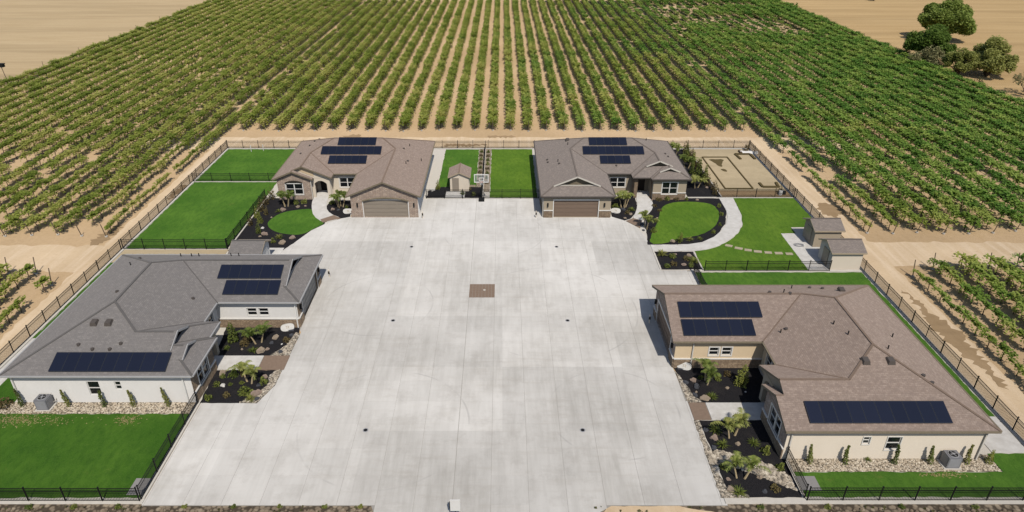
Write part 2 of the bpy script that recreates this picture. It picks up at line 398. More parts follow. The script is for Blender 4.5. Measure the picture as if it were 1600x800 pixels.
S('dirt_lane', ragged(rect(-46.6, -43.6, 20, 108), .18, .8, 1), -.028, M['lane'], -.2)
S('dirt_lane', ragged(rect(39.2, 43.3, 20, 108), .2, .8, 2), -.026, M['lane'], -.2)
S('dirt_lane', ragged(rect(-60, 60, 103.6, 109.6), .3, .9, 3), -.024, M['lane'], -.2)
S('dirt_lane', ragged(rect(-130, -45, 64.6, 70.6), .35, .9, 4), -.022, M['lane'], -.2)
S('dirt_lane', ragged(rect(42, 130, 65.6, 71.6), .35, .9, 5), -.020, M['lane'], -.2)
for i, (pts, lab) in enumerate([
    ([(42.0, 83.0), (43.4, 82.2), (44.6, 80.6), (43.2, 79.0), (41.6, 78.2), (40.8, 80.6)], 0),
    ([(41.4, 61.4), (42.1, 58.9), (42.2, 56.4), (43.1, 54.2), (42.9, 51.1), (42.6, 47.0), (42.2, 44.0), (41.8, 47.5), (41.4, 49.4), (40.9, 52.1), (40.9, 54.5), (41.6, 57.4)], 1),
    ([(-48.6, 71.2), (-48.5, 73.4), (-47.8, 76.0), (-46.9, 76.0), (-46.9, 71.6), (-47.5, 70.6)], 2),
    ([(-44.3, 83.5), (-43.9, 88.6), (-44.8, 89.2), (-45.3, 84.6)], 3), ([(-9.6, 105.0), (-3, 105.2), (-2.4, 106.4), (-6, 106.0), (-9.2, 106.6)], 4),
    ([(-2.8, 109.3), (2.5, 109.5), (1.5, 110.6), (-2.4, 110.4)], 5), ([(-27.2, 108.6), (-24.0, 108.8), (-23.7, 111.4), (-26.0, 111.0)], 6)]):
    S('damp_patch', ragged(sm(pts, 1), .42, .28, 20 + i), -.012, M['stain'], -.1)
# road shoulder in front
S('road_shoulder', rect(-70, 70, 22, 32.8), -.03, M['rubble'], -.2)

S('sandy_apron', ragged([(6.4, 25), (16, 25), (16, 31.6), (13.5, 32.2), (12, 32.6), (7.2, 32.6), (6.0, 31.0)], .08, .5, 44), -.015, M['lane'], -.2)
# ------------------------------------------------------------------ driveway: joint bed + one slab per cell
drive = [(-24.5, 32.6), (-24.5, 43.1), (-19.95, 43.0), (-19.15, 45.2), (-18.95, 53.0), (-19.25, 53.6), (-19.25, 63.0), (-25.3, 66.0), (-25.3, 69.9), (-24.4, 71.6), (-23.3, 74.6),
         (-21.9, 76.6), (-20.4, 77.9), (-19.3, 78.5), (-10.58, 78.5), (-10.58, 79.3), (-10.58, 84.05), (4.9, 84.05), (5.15, 78.5), (13.9, 78.5), (15.2, 77.5), (16.3, 75.9), (17.0, 73.6), (17.25, 70.9),
         (17.3, 64.8), (20.6, 64.8), (20.6, 56.1), (14.85, 56.1), (14.85, 47.95), (15.1, 43.0), (15.1, 41.0), (15.3, 34.4), (15.3, 32.6), (7.4, 32.6), (6.3, 31.9), (5.6, 30), (5.6, 27), (-8.3, 27), (-8.3, 31.2), (-8.9, 32.6)]
dr = empty('driveway', (0, 60, 0), kind='structure')
slabpoly('joint_filler', drive, -.012, M['joint'], -.1, dr)
X0, Y0, DX, DY = -3.42, 61.85, 2.62, 2.655
cnt = 0
for i in range(-9, 10):
    for j in range(-14, 10):
        x0 = X0 + i * DX; y0 = Y0 + j * DY
        if i == 0 and j == -1: continue                  # the brown paver square
        P_ = clip(drive, x0 + (.028 if i == 0 else .010), x0 + DX - .008, y0 + .0035, y0 + DY - .0035)
        if len(P_) < 3 or area(P_) < .25: continue
        slabpoly('slab', P_, .004 * rnd.random(), M['concrete'], -.04, dr); cnt += 1
print('slabs', cnt)
pv = empty('paver_inset', (X0 + DX / 2, Y0 - DY / 2, 0), 'brown square of pavers set in the middle of the concrete drive', 'paving')
for a in range(8):
    for b in range(8):
        s_ = DX / 8; t_ = DY / 8
        B().box(X0 + a * s_ + .01, X0 + (a + 1) * s_ - .01, Y0 - DY + b * t_ + .01, Y0 - DY + (b + 1) * t_ - .01, -.04, .006 + .004 * rnd.random()).ob('paver', M['paver'], pv)
B().disc((X0 + 1.55, Y0 - 1.2), .13, 0, .02).ob('centre_cap', M['curb'], pv)
names = {(-10.57, 70.3): 'far left drain cover, between the two back garages and the left wall', (6.3, 70.3): 'far right drain cover, in front of the back right garage', (-10.57, 55.0): 'middle left drain cover in line with the left garage',
         (6.3, 55.0): 'middle right drain cover in line with the right garage', (-10.57, 39.9): 'near left round drain cover in the concrete', (6.2, 39.9): 'near right round drain cover in the concrete'}
for (x, y), lab in names.items():
    o = empty('drain_cover', (x, y, 0), lab, 'drain', 'round drain covers in the drive')
    B().disc((x, y), .22, -.02, .012, 20).ob('rim', M['galv'], o)
    B().disc((x, y), .15, 0, .018, 16).ob('grate', M['black'], o)

# ------------------------------------------------------------------ lawns, beds, paths
S('yard_base', rect(-43.7, -24.6, 33.1, 103.8), -.016, M['curb']); S('yard_base', rect(20.6, 39.2, 33.1, 103.8), -.016, M['curb']); S('yard_base', rect(-24.5, 20.5, 84.1, 103.8), -.018, M['curb']); S('yard_base', rect(15.3, 20.6, 33.1, 48.0), -.014, M['curb']); S('yard_base', rect(13.5, 20.5, 64.9, 84), -.022, M['curb']); S('yard_base', rect(-24.5, -19.3, 66.1, 84), -.022, M['curb'])
S('lawn', rect(-43.6, -24.9, 33.3, 41.7), .03, M['lawn3'])
S('lawn', rect(-43.6, -39.7, 41.75, 66.5), .028, M['lawn3'])
S('lawn', rect(-43.6, -31.9, 69.9, 89.9), .03, M['lawn'])
S('lawn', rect(-43.6, -30.2, 90.3, 103.6), .031, M['lawn'])
L4 = sm([(-29.3, 77.3), (-28.4, 79.8), (-26.1, 80.7), (-24.6, 80.9), (-23.9, 78.8), (-22.6, 77.1), (-22.1, 76.5), (-23.1, 75.0), (-24.2, 73.2), (-26.7, 73.7), (-28.1, 74.6), (-29.1, 76.0)], 2)
S('mulch_bed', [(-31.6, 69.3), (-31.6, 84.3), (-24.4, 84.3), (-23.2, 81), (-22.3, 77.4), (-22.1, 76.4), (-23.4, 74.4), (-24.4, 71.6), (-25.3, 69.4)], .012, M['mulch'])
S('lawn', L4, .035, M['lawn'])
S('mulch_bed', [(-22.9, 83.6), (-19.9, 83.6), (-19.3, 78.55), (-20.5, 78.0), (-22.1, 79.2), (-23.1, 81.2)], .014, M['mulch'])
S('garden_path', sm([(-25.4, 87.0), (-23.8, 87.0), (-23.4, 84.2), (-23.0, 81.2), (-22.1, 79.4), (-20.3, 78.0), (-22.3, 76.7), (-24.0, 78.6), (-24.9, 81.2), (-25.4, 83.8)], 1), .045, M['walk'])
S('paver_band', [(-22.45, 76.75), (-20.4, 77.95), (-21.5, 78.9), (-22.9, 77.6)], .052, M['paver'])
# back yard between the far houses
S('lawn', rect(-9.0, -3.7, 88.2, 103.5), .03, M['lawn']); S('side_path', rect(-10.2, -9.3, 86.9, 101.5), .02, M['curb'])
S('mulch_bed', rect(-10.2, -2.85, 84.5, 88.15), .01, M['mulch']); S('gravel_strip', rect(-3.66, -2.85, 88.2, 103.7), .022, M['fine'])
S('gravel_strip', rect(-2.6, -1.75, 86.5, 103.7), .024, M['fine']); S('gravel_strip', rect(-7.2, -3.75, 88.16, 88.9), .034, M['fine'])
S('concrete_step', rect(-7.7, -5.1, 84.5, 86.6), .03, M['walk'])
S('lawn', rect(-1.7, 4.7, 84.5, 103.6), .03, M['lawn2'])
# far right garden
S('mulch_bed', rect(25.0, 29.6, 84.4, 103.6), .01, M['mulch'])
S('mulch_bed', [(17.0, 70.8), (18.9, 84.6), (29.2, 84.2), (28.9, 80.2), (27.7, 76.4), (25.7, 73.2), (23.3, 71.1)], .012, M['mulch'])
S('mulch_bed', [(13.9, 78.5), (14.4, 84.9), (17.9, 84.9), (17.7, 81.8), (17.3, 79.8), (16.1, 77.9), (15.3, 77.4)], .014, M['mulch'])
S('lawn', sm([(17.2, 70.95), (18.0, 73.6), (18.9, 75.6), (19.9, 78.6), (20.7, 81.2), (22.0, 82.6), (23.8, 83.2), (26.3, 83.0), (27.8, 82.2), (27.9, 79.6), (26.7, 76.4), (24.9, 74.1), (23.0, 72.9), (20.6, 72.3), (19.2, 71.1)], 1), .036, M['lawn2'])
S('garden_path', [(29.1, 84.3), (28.95, 80.4), (28.5, 78.2), (27.7, 76.2), (26.6, 74.4), (25.3, 72.8), (23.5, 71.4), (21.8, 70.9), (20.2, 70.75), (17.3, 70.75), (17.3, 69.25), (22.1, 69.3), (23.4, 69.6), (24.8, 70.3), (26.1, 71.3), (27.4, 72.6), (28.7, 74.3), (29.7, 76.2), (30.5, 79.2), (31.0, 84.3)], .045, M['walk'])
S('garden_path', sm([(18.2, 86.8), (19.6, 86.8), (19.6, 85.0), (20.0, 83.2), (19.6, 81.0), (18.5, 79.0), (17.3, 77.1), (16.4, 77.9), (17.3, 80.2), (17.9, 82.8)], 1), .047, M['walk'])
S('paver_band', [(16.5, 78.0), (17.5, 77.3), (16.9, 75.2), (15.5, 77.2)], .053, M['paver'])
S('lawn', [(31.05, 84.3), (30.55, 79.2), (29.75, 76.1), (28.75, 74.2), (27.45, 72.5), (26.15, 71.2), (24.85, 70.2), (23.4, 69.5), (22.1, 69.2), (22.0, 64.75), (33.4, 64.75), (33.6, 73.8), (35.4, 73.8), (35.5, 75.5), (39.1, 75.5), (39.1, 84.3)], .03, M['lawn2'])
S('mulch_bed', [(17.45, 69.1), (21.85, 69.1), (21.85, 65.0), (17.45, 65.0)], .012, M['mulch'])
S('concrete_pad', [(33.45, 64.75), (39.1, 64.75), (39.1, 73.7), (33.6, 73.7)], .03, M['walk'])
S('court_sand', rect(29.65, 39.1, 87.0, 103.6), .02, M['sand']); S('ground_cover_strip', rect(29.65, 39.1, 84.7, 86.95), .01, M['stain'])
# near right garden
S('lawn', rect(20.95, 39.0, 56.7, 64.3), .03, M['lawn']); S('lawn', rect(35.2, 39.0, 41.0, 56.65), .032, M['lawn'])
S('lawn', [(20.9, 33.35), (39.0, 33.35), (39.0, 37.4), (35.9, 37.4), (35.9, 35.6), (20.9, 35.6)], .03, M['lawn'])
S('concrete_pad', rect(36.3, 39.0, 37.5, 41.4), .04, M['walk'])
S('gravel_strip', [(20.9, 35.65), (35.85, 35.65), (35.85, 37.3), (20.9, 37.3)], .02, M['gravel'])
S('mulch_bed', [(15.5, 43.1), (22.3, 43.1), (22.3, 47.9), (14.9, 47.9)], .012, M['mulch'])
S('garden_path', rect(16.5, 22.3, 41.05, 43.05), .045, M['walk']); S('paver_band', rect(15.1, 16.45, 41.05, 43.05), .05, M['paver'])
S('mulch_bed', [(15.5, 41.0), (20.8, 41.0), (20.6, 33.3), (15.7, 33.3)], .014, M['mulch'])
S('pebble_edge', ragged([(15.05, 41.0), (15.5, 41.0), (15.4, 39.6), (15.5, 38.2), (15.4, 36.0), (15.7, 34.0), (17.0, 33.5), (17.0, 33.25), (15.0, 33.25)], .06, .35, 8), .03, M['pebble'])
S('pebble_edge', ragged([(14.9, 47.2), (15.2, 46.6), (15.5, 45.2), (15.9, 43.7), (16.3, 43.1), (15.1, 43.1)], .06, .35, 9), .03, M['pebble'])
# near left garden
S('mulch_bed', [(-25.7, 49.4), (-19.4, 49.4), (-19.1, 52.9), (-19.3, 53.9), (-26.3, 53.9)], .012, M['mulch'])
S('garden_path', rect(-25.7, -21.3, 47.35, 49.35), .045, M['walk']); S('paver_band', rect(-21.25, -18.98, 47.35, 49.35), .05, M['paver'])
S('mulch_bed', [(-24.6, 43.05), (-20.2, 43.05), (-19.6, 44.6), (-19.5, 47.3), (-24.9, 47.3)], .014, M['mulch'])
S('pebble_edge', ragged([(-21.4, 43.02), (-20.0, 43.02), (-19.15, 45.2), (-19.1, 47.3), (-19.7, 47.3), (-20.0, 46.6), (-19.75, 45.4), (-20.3, 44.2)], .06, .35, 10), .03, M['pebble'])
S('pebble_edge', ragged([(-20.8, 49.4), (-19.05, 49.4), (-19.0, 52.8), (-19.4, 53.0), (-19.8, 50.9)], .06, .35, 11), .03, M['pebble'])
S('gravel_strip', [(-41.0, 41.75), (-24.9, 41.75), (-24.9, 43.1), (-40.0, 43.1)], .034, M['gravel'])
S('concrete_pad', rect(-25.95, -24.85, 33.5, 35.0), .04, M['paver_g']); S('concrete_pad', rect(20.85, 22.2, 33.9, 35.2), .04, M['paver_g'])
S('side_path', rect(-43.6, -42.2, 38, 52), .045, M['walk'])
S('gravel_strip', rect(-43.6, -31.6, 66.6, 69.6), .016, M['sand'])
S('concrete_pad', rect(-27.4, -25.3, 66.8, 70.0), .03, M['walk'])
# creek of cobbles across the near right bed
S('cobble_strip', ragged([(15.15, 37.6), (16.2, 37.75), (17.4, 37.2), (18.4, 36.8), (19.5, 36.3), (20.5, 35.2), (20.5, 33.9), (19.7, 34.3), (18.4, 35.2), (17.4, 35.7), (16.6, 36.2), (15.15, 36.3)], .1, .4, 12), .032, M['pebble'])
# mow strips / curbs
for (x0, x1, y0, y1, lab) in [(-70, -24.5, 32.75, 33.15, 0), (15.2, 70, 32.75, 33.2, 0), (-44.05, -43.65, 28, 104.1, 0), (39.15, 39.5, 28, 104.1, 0), (-43.6, 39.1, 103.75, 104.15, 0),
                              (-31.85, -31.6, 69.9, 84.3, 0), (-43.6, -31.9, 89.95, 90.2, 0), (20.9, 39.1, 64.4, 64.7, 0), (20.7, 20.9, 57, 64.7, 0), (17.25, 17.42, 65, 69.2, 0), (21.86, 22.0, 64.9, 69.1, 0),
                              (22.0, 39.1, 84.35, 84.6, 0), (29.5, 29.64, 84.7, 103.7, 0), (-24.8, -24.55, 33.2, 43.0, 0), (-2.8, -2.62, 84.5, 103.7, 0)]:
    S('curb', rect(x0, x1, y0, y1), .07, M['curb'])
# sand court figures: dark timber edging
def edging(pts, closed, lab):
    o = empty('court_edging', (pts[0][0], pts[0][1], 0), lab, 'edging')
    n = len(pts) if closed else len(pts) - 1
    for i in range(n):
        a, b = pts[i], pts[(i + 1) % len(pts)]
        B().beam((*a, .06), (*b, .06), .17 if closed else .34, .16 if closed else .3).ob('board', M['sandlip'], o)
edging([(30.85, 99.9), (34.7, 99.9), (34.7, 87.5), (30.85, 87.5)], True, 'long dark timber rectangle laid in the sand court')
edging([(36.5, 99.0), (36.3, 101.2), (38.6, 101.2), (38.7, 99.0)], False, 'dark timber U frame at the far end of the sand court')
edging([(36.2, 89.4), (36.2, 88.0), (38.4, 88.0), (38.6, 89.6)], False, 'dark timber U frame at the near end of the sand court')
S('damp_patch', ragged(sm([(31.4, 99.2), (34.2, 99.2), (33.2, 97.6), (32.9, 95.8), (32.3, 96.2), (32.0, 98.0)], 1), .12, .4, 31), .026, M['sandlip'])
S('damp_patch', ragged(sm([(32.2, 95.0), (33.0, 95.1), (33.1, 93.9), (32.5, 94.0)], 1), .1, .4, 32), .027, M['sandlip'])
for k, (x, y, a) in enumerate([(26.4, 70.5, -25), (27.35, 69.85, -22), (28.3, 69.4, -14), (29.3, 69.05, -10), (30.4, 68.8, -5), (31.55, 68.65, 0), (32.7, 68.5, 0)]):
    ca, sa = math.cos(R(a)), math.sin(R(a)); hw, hh = .42 + .04 * (k % 2), .27
    o = slabpoly('stepping_stone', [(x + u * hw * ca - v * hh * sa, y + u * hw * sa + v * hh * ca) for u, v in ((-1, -.9), (.9, -1), (1, .9), (-.9, 1))], .075, M['flag'], 0, loc=(x, y, 0))
    tag(o, ['first', 'second', 'third', 'fourth', 'fifth', 'sixth', 'last'][k] + ' rough stepping stone from the curved path towards the sheds', 'stepping stone', 'stepping stones across the right lawn')
for k in range(9):
    x = -42.6 + k * 1.2
    o = slabpoly('stepping_stone', [(x - .45, 67.5), (x + .35, 67.4), (x + .5, 68.5), (x - .3, 68.6)], .07, M['flag'], 0, loc=(x, 68, 0))
    tag(o, ordw[k] + ' tan slab from the dirt lane in the row below the upper left lawn', 'stepping stone', 'row of slabs behind the lawn fence')

# ------------------------------------------------------------------ houses
K = .4167; ZE = 3.05; OV = .4
FOOT = [(0, 5.6), (5.2, 5.6), (5.2, 6.2), (7.6, 6.2), (7.6, 7.6), (10.8, 7.6), (10.8, 0), (20, 0), (20, 20.8), (0, 20.8)]
def masses(kind):
    # (s0,s1,d0,d1, d_eave or None)
    m = [(0, 20, 7.6, 20.8, dict(f=7.6, b=20.8))]
    if kind == 'gable':
        m += [(10.8, 20, 0, 14, {}), (0, 5.2, 5.6, 12, {}), (0, 7.6, 6.2, 12, {})]
    else:
        m += [(10.8, 20, 0, 14, dict(f=0)), (10.8, 20, 1.8, 14, {}), (0, 5.2, 5.6, 12, dict(f=5.6)), (0, 5.2, 7.0, 12, {}), (0, 7.6, 6.2, 12, dict(f=6.2)), (0, 7.6, 8.2, 12, {})]
    return m
def roofcells(kind):
    c = .2; ms = masses(kind); I = 100; J = 104
    bm = bmesh.new(); cache = {}
    def V(s, d, z):
        k = (round(s * 100), round(d * 100), round(z * 1000))
        if k not in cache: cache[k] = bm.verts.new((s, d, z))
        return cache[k]
    for i in range(I):
        for j in range(J):
            cx, cy = (i + .5) * c, (j + .5) * c
            act = [m for m in ms if m[0] < cx < m[1] and m[2] < cy < m[3]]
            if not act: continue
            def h(s, d):
                best = -1
                for a in act:
                    v = min(s - a[0], a[1] - s)
                    if 'f' in a[4]: v = min(v, d - a[4]['f'])
                    if 'b' in a[4]: v = min(v, a[4]['b'] - d)
                    best = max(best, v)
                return ZE + K * best
            p = [(i * c, j * c), ((i + 1) * c, j * c), ((i + 1) * c, (j + 1) * c), (i * c, (j + 1) * c)]
            vc = V(cx, cy, h(cx, cy)); vv = [V(*q, h(*q)) for q in p]
            for k in range(4): bm.faces.new((vv[k], vv[(k + 1) % 4], vc))
    bm.normal_update(); bm.verts.ensure_lookup_table()
    bnd = [e for e in bm.edges if e.is_boundary]
    bpairs = [((e.verts[0].co.copy()), (e.verts[1].co.copy())) for e in bnd]
    bmesh.ops.dissolve_limit(bm, angle_limit=.02, verts=bm.verts[:], edges=bm.edges[:], delimit={'NORMAL'})
    bm.normal_update(); bm.verts.index_update()
    vs = [tuple(v.co) for v in bm.verts]; fs = [tuple(v.index for v in f.verts) for f in bm.faces]
    caps = []
    for e in bm.edges:
        if len(e.link_faces) == 2:
            a, b = e.link_faces; n1, n2 = a.normal, b.normal
            if n1.z < 0: n1, n2 = -n1, -n2
            if n1.angle(n2) > .1:
                m1 = a.calc_center_median(); convex = (m1 - e.verts[0].co).dot(n2) < 0 if n2.z > 0 else False
                caps.append((tuple(e.verts[0].co), tuple(e.verts[1].co), convex))
    # step faces between unshared boundary edges at the same plan position (gablets, gable over lower roof)
    from collections import defaultdict
    dd = defaultdict(list)
    for a, b in bpairs:
        ka = (round(a.x, 2), round(a.y, 2)); kb = (round(b.x, 2), round(b.y, 2))
        if ka > kb: ka, kb, a, b = kb, ka, b, a
        dd[(ka, kb)].append((a.z, b.z))
    steps = []; outer = []
    for (ka, kb), zs in dd.items():
        if len(zs) == 2:
            lo, hi = (zs[0], zs[1]) if sum(zs[0]) < sum(zs[1]) else (zs[1], zs[0])
            if sum(hi) - sum(lo) > .01: steps.append((ka, kb, lo, hi))
        else: outer.append((ka, kb, zs[0]))
    bm.free()
    return vs, fs, caps, steps, outer
RC = {k: roofcells(k) for k in ('gable', 'dutch')}
def roof_h(kind, s, d):
    best = -1
    for a in masses(kind):
        if a[0] - .001 <= s <= a[1] + .001 and a[2] - .001 <= d <= a[3] + .001:
            v = min(s - a[0], a[1] - s)
            if 'f' in a[4]: v = min(v, d - a[4]['f'])
            if 'b' in a[4]: v = min(v, a[4]['b'] - d)
            best = max(best, v)
    return ZE + K * best

class House:
    def __init__(s, kind, T, origin, label, mats, axis):
        s.kind = kind; s.T = T; s.m = mats; s.axis = axis
        s.root = empty('house', origin, label, 'house', 'single-storey houses around the shared drive')
        s.roof()
    def W(s, q, d, z):
        x, y = s.T(q, d); return (x, y, z)
    def roof(s):
        vs, fs, caps, steps, outer = RC[s.kind]
        b = B(); b.add([s.W(*v) for v in vs], fs)
        s.roofo = b.ob('roof', s.m['roof'], s.root)
        # ridge and hip caps, valleys
        for a, c_, convex in caps:
            A = Vector(s.W(*a)); Bb = Vector(s.W(*c_))
            if (A - Bb).length < .3: continue
            B().beam(A + Vector((0, 0, .02)), Bb + Vector((0, 0, .02)), .19 if convex else .10, .05).ob('ridge_cap' if convex else 'valley_flashing', s.m['cap'], s.roofo)
        # gablet and gable step walls
        if steps:
            st = B()
            rf = B()
            for ka, kb, lo, hi in steps:
                if abs(ka[1] - kb[1]) < .01:                     # front-facing: wall set back under the verge
                    o_ = .38 if s.kind == 'gable' else .22
                    q = (ka[0], ka[1] + o_), (kb[0], kb[1] + o_)
                    st.add([s.W(*q[0], lo[0] - .02), s.W(*q[1], lo[1] - .02), s.W(*q[1], hi[1]), s.W(*q[0], hi[0])], [(0, 1, 2, 3)])
                    rf.add([s.W(*ka, hi[0] - min(.17, hi[0] - lo[0])), s.W(*kb, hi[1] - min(.17, hi[1] - lo[1])), s.W(*kb, hi[1]), s.W(*ka, hi[0])], [(0, 1, 2, 3)])
                else: st.add([s.W(*ka, lo[0]), s.W(*kb, lo[1]), s.W(*kb, hi[1]), s.W(*ka, hi[0])], [(0, 1, 2, 3)])
            if rf.v: rf.ob('verge_board', s.m['fascia'], s.roofo)
            st.ob('gablet_wall', s.m['gablet'], s.root)
        # fascia under the eaves and soffit
        fa = B()
        for ka, kb, z in outer:
            fa.add([s.W(*ka, z[0] + .01), s.W(*kb, z[1] + .01), s.W(*kb, z[1] - .2), s.W(*ka, z[0] - .2)], [(0, 1, 2, 3)])
        fa.ob('fascia', s.m['fascia'], s.roofo)
        pts = FOOT if s.kind == 'dutch' else [(0, 5.98), (5.2, 5.98), (5.2, 6.58), (7.6, 6.58), (7.6, 7.6), (10.8, 7.6), (10.8, .38), (20, .38), (20, 20.8), (0, 20.8)]
        tri = tessellate_polygon([[Vector((p[0], p[1], 0)) for p in pts]])
        mk('soffit', [s.W(p[0], p[1], 2.84) for p in pts], [tuple(t) for t in tri], s.m['fascia'], s.roofo)
        # gutters along level eaves
        g = B()
        segs = [((0, 20.8), (20, 20.8), (0, 1)), ((0, 5.6), (0, 20.8), (-1, 0)), ((20, 0), (20, 20.8), (1, 0)), ((10.8, 0), (10.8, 7.6), (-1, 0)), ((7.6, 7.6), (10.8, 7.6), (0, -1))]
        if s.kind == 'dutch': segs += [((10.8, 0), (20, 0), (0, -1)), ((0, 5.6), (5.2, 5.6), (0, -1)), ((5.2, 6.2), (7.6, 6.2), (0, -1))]
        for a, c_, n in segs:
            o = .07
            p = s.W(a[0] + n[0] * o, a[1] + n[1] * o, ZE - .05); q = s.W(c_[0] + n[0] * o, c_[1] + n[1] * o, ZE - .05)
            g.beam(p, q, .12, .12)
        g.ob('gutter', s.m['gutter'], s.root)
    def frame(s, s0, d0, s1, d1, n):
        L = math.hypot(s1 - s0, d1 - d0); us, ud = (s1 - s0) / L, (d1 - d0) / L
        def F(a, o, z): return s.W(s0 + us * a + n[0] * o, d0 + ud * a + n[1] * o, z)
        return F, L
    def wall(s, s0, d0, s1, d1, n, mat, holes=(), top=None, base=0, name='wall', off=0.0, depth=.22):
        F, L = s.frame(s0, d0, s1, d1, n)
        top = top or [(L, 2.9), (0, 2.9)]
        outer = [(0, base), (L, base)] + list(top)
        loops = [[Vector((a, z, 0)) for a, z in outer]] + [[Vector((a, z, 0)) for a, z in h] for h in holes]
        flat = [p for l in loops for p in l]
        tri = tessellate_polygon(loops)
        b = B(); b.add([F(p.x, off, p.y) for p in flat], [tuple(t) for t in tri])
        for h in holes:
            k = len(h); b.add([F(a, off, z) for a, z in h] + [F(a, off - depth, z) for a, z in h], [(i, (i + 1) % k, k + (i + 1) % k, k + i) for i in range(k)])
        return b.ob(name, mat, s.root)
    def bx(s, F, a0, a1, o0, o1, z0, z1, b=None):
        b = b or B(); return b.box(a0, a1, o0, o1, z0, z1, T=lambda a, o, z: F(a, o, z))
    def window(s, s0, d0, s1, d1, n, a0, a1, z0, z1, cols=2, frame='white', slider=True, trim=.1):
        F, L = s.frame(s0, d0, s1, d1, n)
        b = B(); fm = M[frame]; t = trim
        if t:
            for q in ((a0 - t, a1 + t, z1, z1 + t), (a0 - t, a1 + t, z0 - t, z0), (a0 - t, a0, z0, z1), (a1, a1 + t, z0, z1)): s.bx(F, q[0], q[1], 0.004, .05, q[2], q[3], b)
        # sash frame
        for q in ((a0, a1, z1 - .05, z1), (a0, a1, z0, z0 + .05), (a0, a0 + .05, z0 + .05, z1 - .05), (a1 - .05, a1, z0 + .05, z1 - .05)): s.bx(F, q[0], q[1], -.12, -.06, q[2], q[3], b)
        for k in range(1, cols):
            a = a0 + (a1 - a0) * k / cols; s.bx(F, a - .06, a + .06, -.12, -.01, z0 + .05, z1 - .05, b)
        zm = (z0 + z1) / 2
        s.bx(F, a0 + .05, a1 - .05, -.12, -.055, zm - .03, zm + .03, b)
        w_ = b.ob('window', fm, s.root)
        for k in range(cols):
            p0 = a0 + .05 + (a1 - a0 - .1) * k / cols; p1 = a0 + .05 + (a1 - a0 - .1) * (k + 1) / cols
            for (u, v) in ((z0 + .05, zm - .03), (zm + .03, z1 - .05)):
                o = s.bx(F, p0 + .01, p1 - .01, -.115, -.10, u, v).ob('pane', M['glass'], w_)
        return w_
    def veneer(s, s0, d0, s1, d1, n, z1=.95, cuts=(), cap='white'):
        F, L = s.frame(s0, d0, s1, d1, n); x = 0
        for a0, a1 in list(cuts) + [(L, L)]:
            if a0 - x > .05:
                b = B(); c = B()
                s.bx(F, x, a0, .002, .09, 0, z1, b); s.bx(F, x - .02, a0 + .02, .002, .13, z1, z1 + .08, c)
                b.ob('stone_veneer', s.m['stone'], s.root); c.ob('sill_cap', M[cap], s.root)
            x = a1
    def vents(s, items):
        for typ, q, d in items:
            z = roof_h(s.kind, q, d)
            x, y = s.T(q, d)
            if typ == 'pipe':
                B().disc((x, y), .05, z - .1, z + .35, 8).ob('vent_pipe', M['black'], s.roofo)
            elif typ == 'box':
                b = B(); b.add([(x - .3, y - .25, z - .15), (x + .3, y - .25, z - .15), (x + .3, y + .35, z + .1), (x - .3, y + .35, z + .1), (x - .22, y - .2, z + .22), (x + .22, y - .2, z + .22), (x + .22, y + .3, z + .3), (x - .22, y + .3, z + .3)],
                      [(0, 1, 5, 4), (1, 2, 6, 5), (2, 3, 7, 6), (3, 0, 4, 7), (4, 5, 6, 7)]); b.ob('roof_vent', M['vent'], s.roofo)
            else:
                B().disc((x, y), .14, z - .1, z + .14, 10).ob('roof_vent', M['vent'], s.roofo)
    def array(s, plane, rows):
        """rows: list of (u0,u1,r0,r1,n): u along the eave (local), r distance in plan up from the eave line; plane gives mapping"""
        ar = empty_child('solar_array', s.root)
        for (u0, u1, r0, r1, n) in rows:
            for k in range(n):
                a0 = u0 + (u1 - u0) * k / n; a1 = u0 + (u1 - u0) * (k + 1) / n
                g = .012
                c = [plane(a, r) for a, r in ((a0 + g, r0 + g), (a1 - g, r0 + g), (a1 - g, r1 - g), (a0 + g, r1 - g))]
                nn = Vector(c[1]) - Vector(c[0]); mm = Vector(c[3]) - Vector(c[0]); up = nn.cross(mm).normalized()
                if up.z < 0: up = -up
                lo = [Vector(p) + up * .10 for p in c]; hi = [Vector(p) + up * .145 for p in c]
                e = .03
                mid = sum(hi, Vector()) / 4
                inn = [p + (mid - p).normalized() * e * 1.4 + up * .0 for p in hi]
                vs = [tuple(p) for p in lo + hi + inn]
                fs = [(0, 1, 5, 4), (1, 2, 6, 5), (2, 3, 7, 6), (3, 0, 4, 7), (0, 3, 2, 1), (4, 5, 9, 8), (5, 6, 10, 9), (6, 7, 11, 10), (7, 4, 8, 11), (8, 9, 10, 11)]
                mk('solar_panel', vs, fs, [M['solarline'], M['solar']], ar, midx=[0] * 9 + [1])
        return ar
def empty_child(name, parent):
    o = bpy.data.objects.new(name, None); C.objects.link(o); o.parent = parent; o.empty_display_size = .3
    ORG[o.name] = ORG[parent.name]; return o
def rectloop(a0, a1, z0, z1): return [(a0, z0), (a1, z0), (a1, z1), (a0, z1)]
def archloop(a0, a1, z0, z1, rise, n=10):
    pts = [(a0, z0), (a1, z0)]
    for k in range(n + 1):
        t = k / n; a = a1 + (a0 - a1) * t; pts.append((a, z1 + rise * math.sin(math.pi * t) ** .8))
    return pts

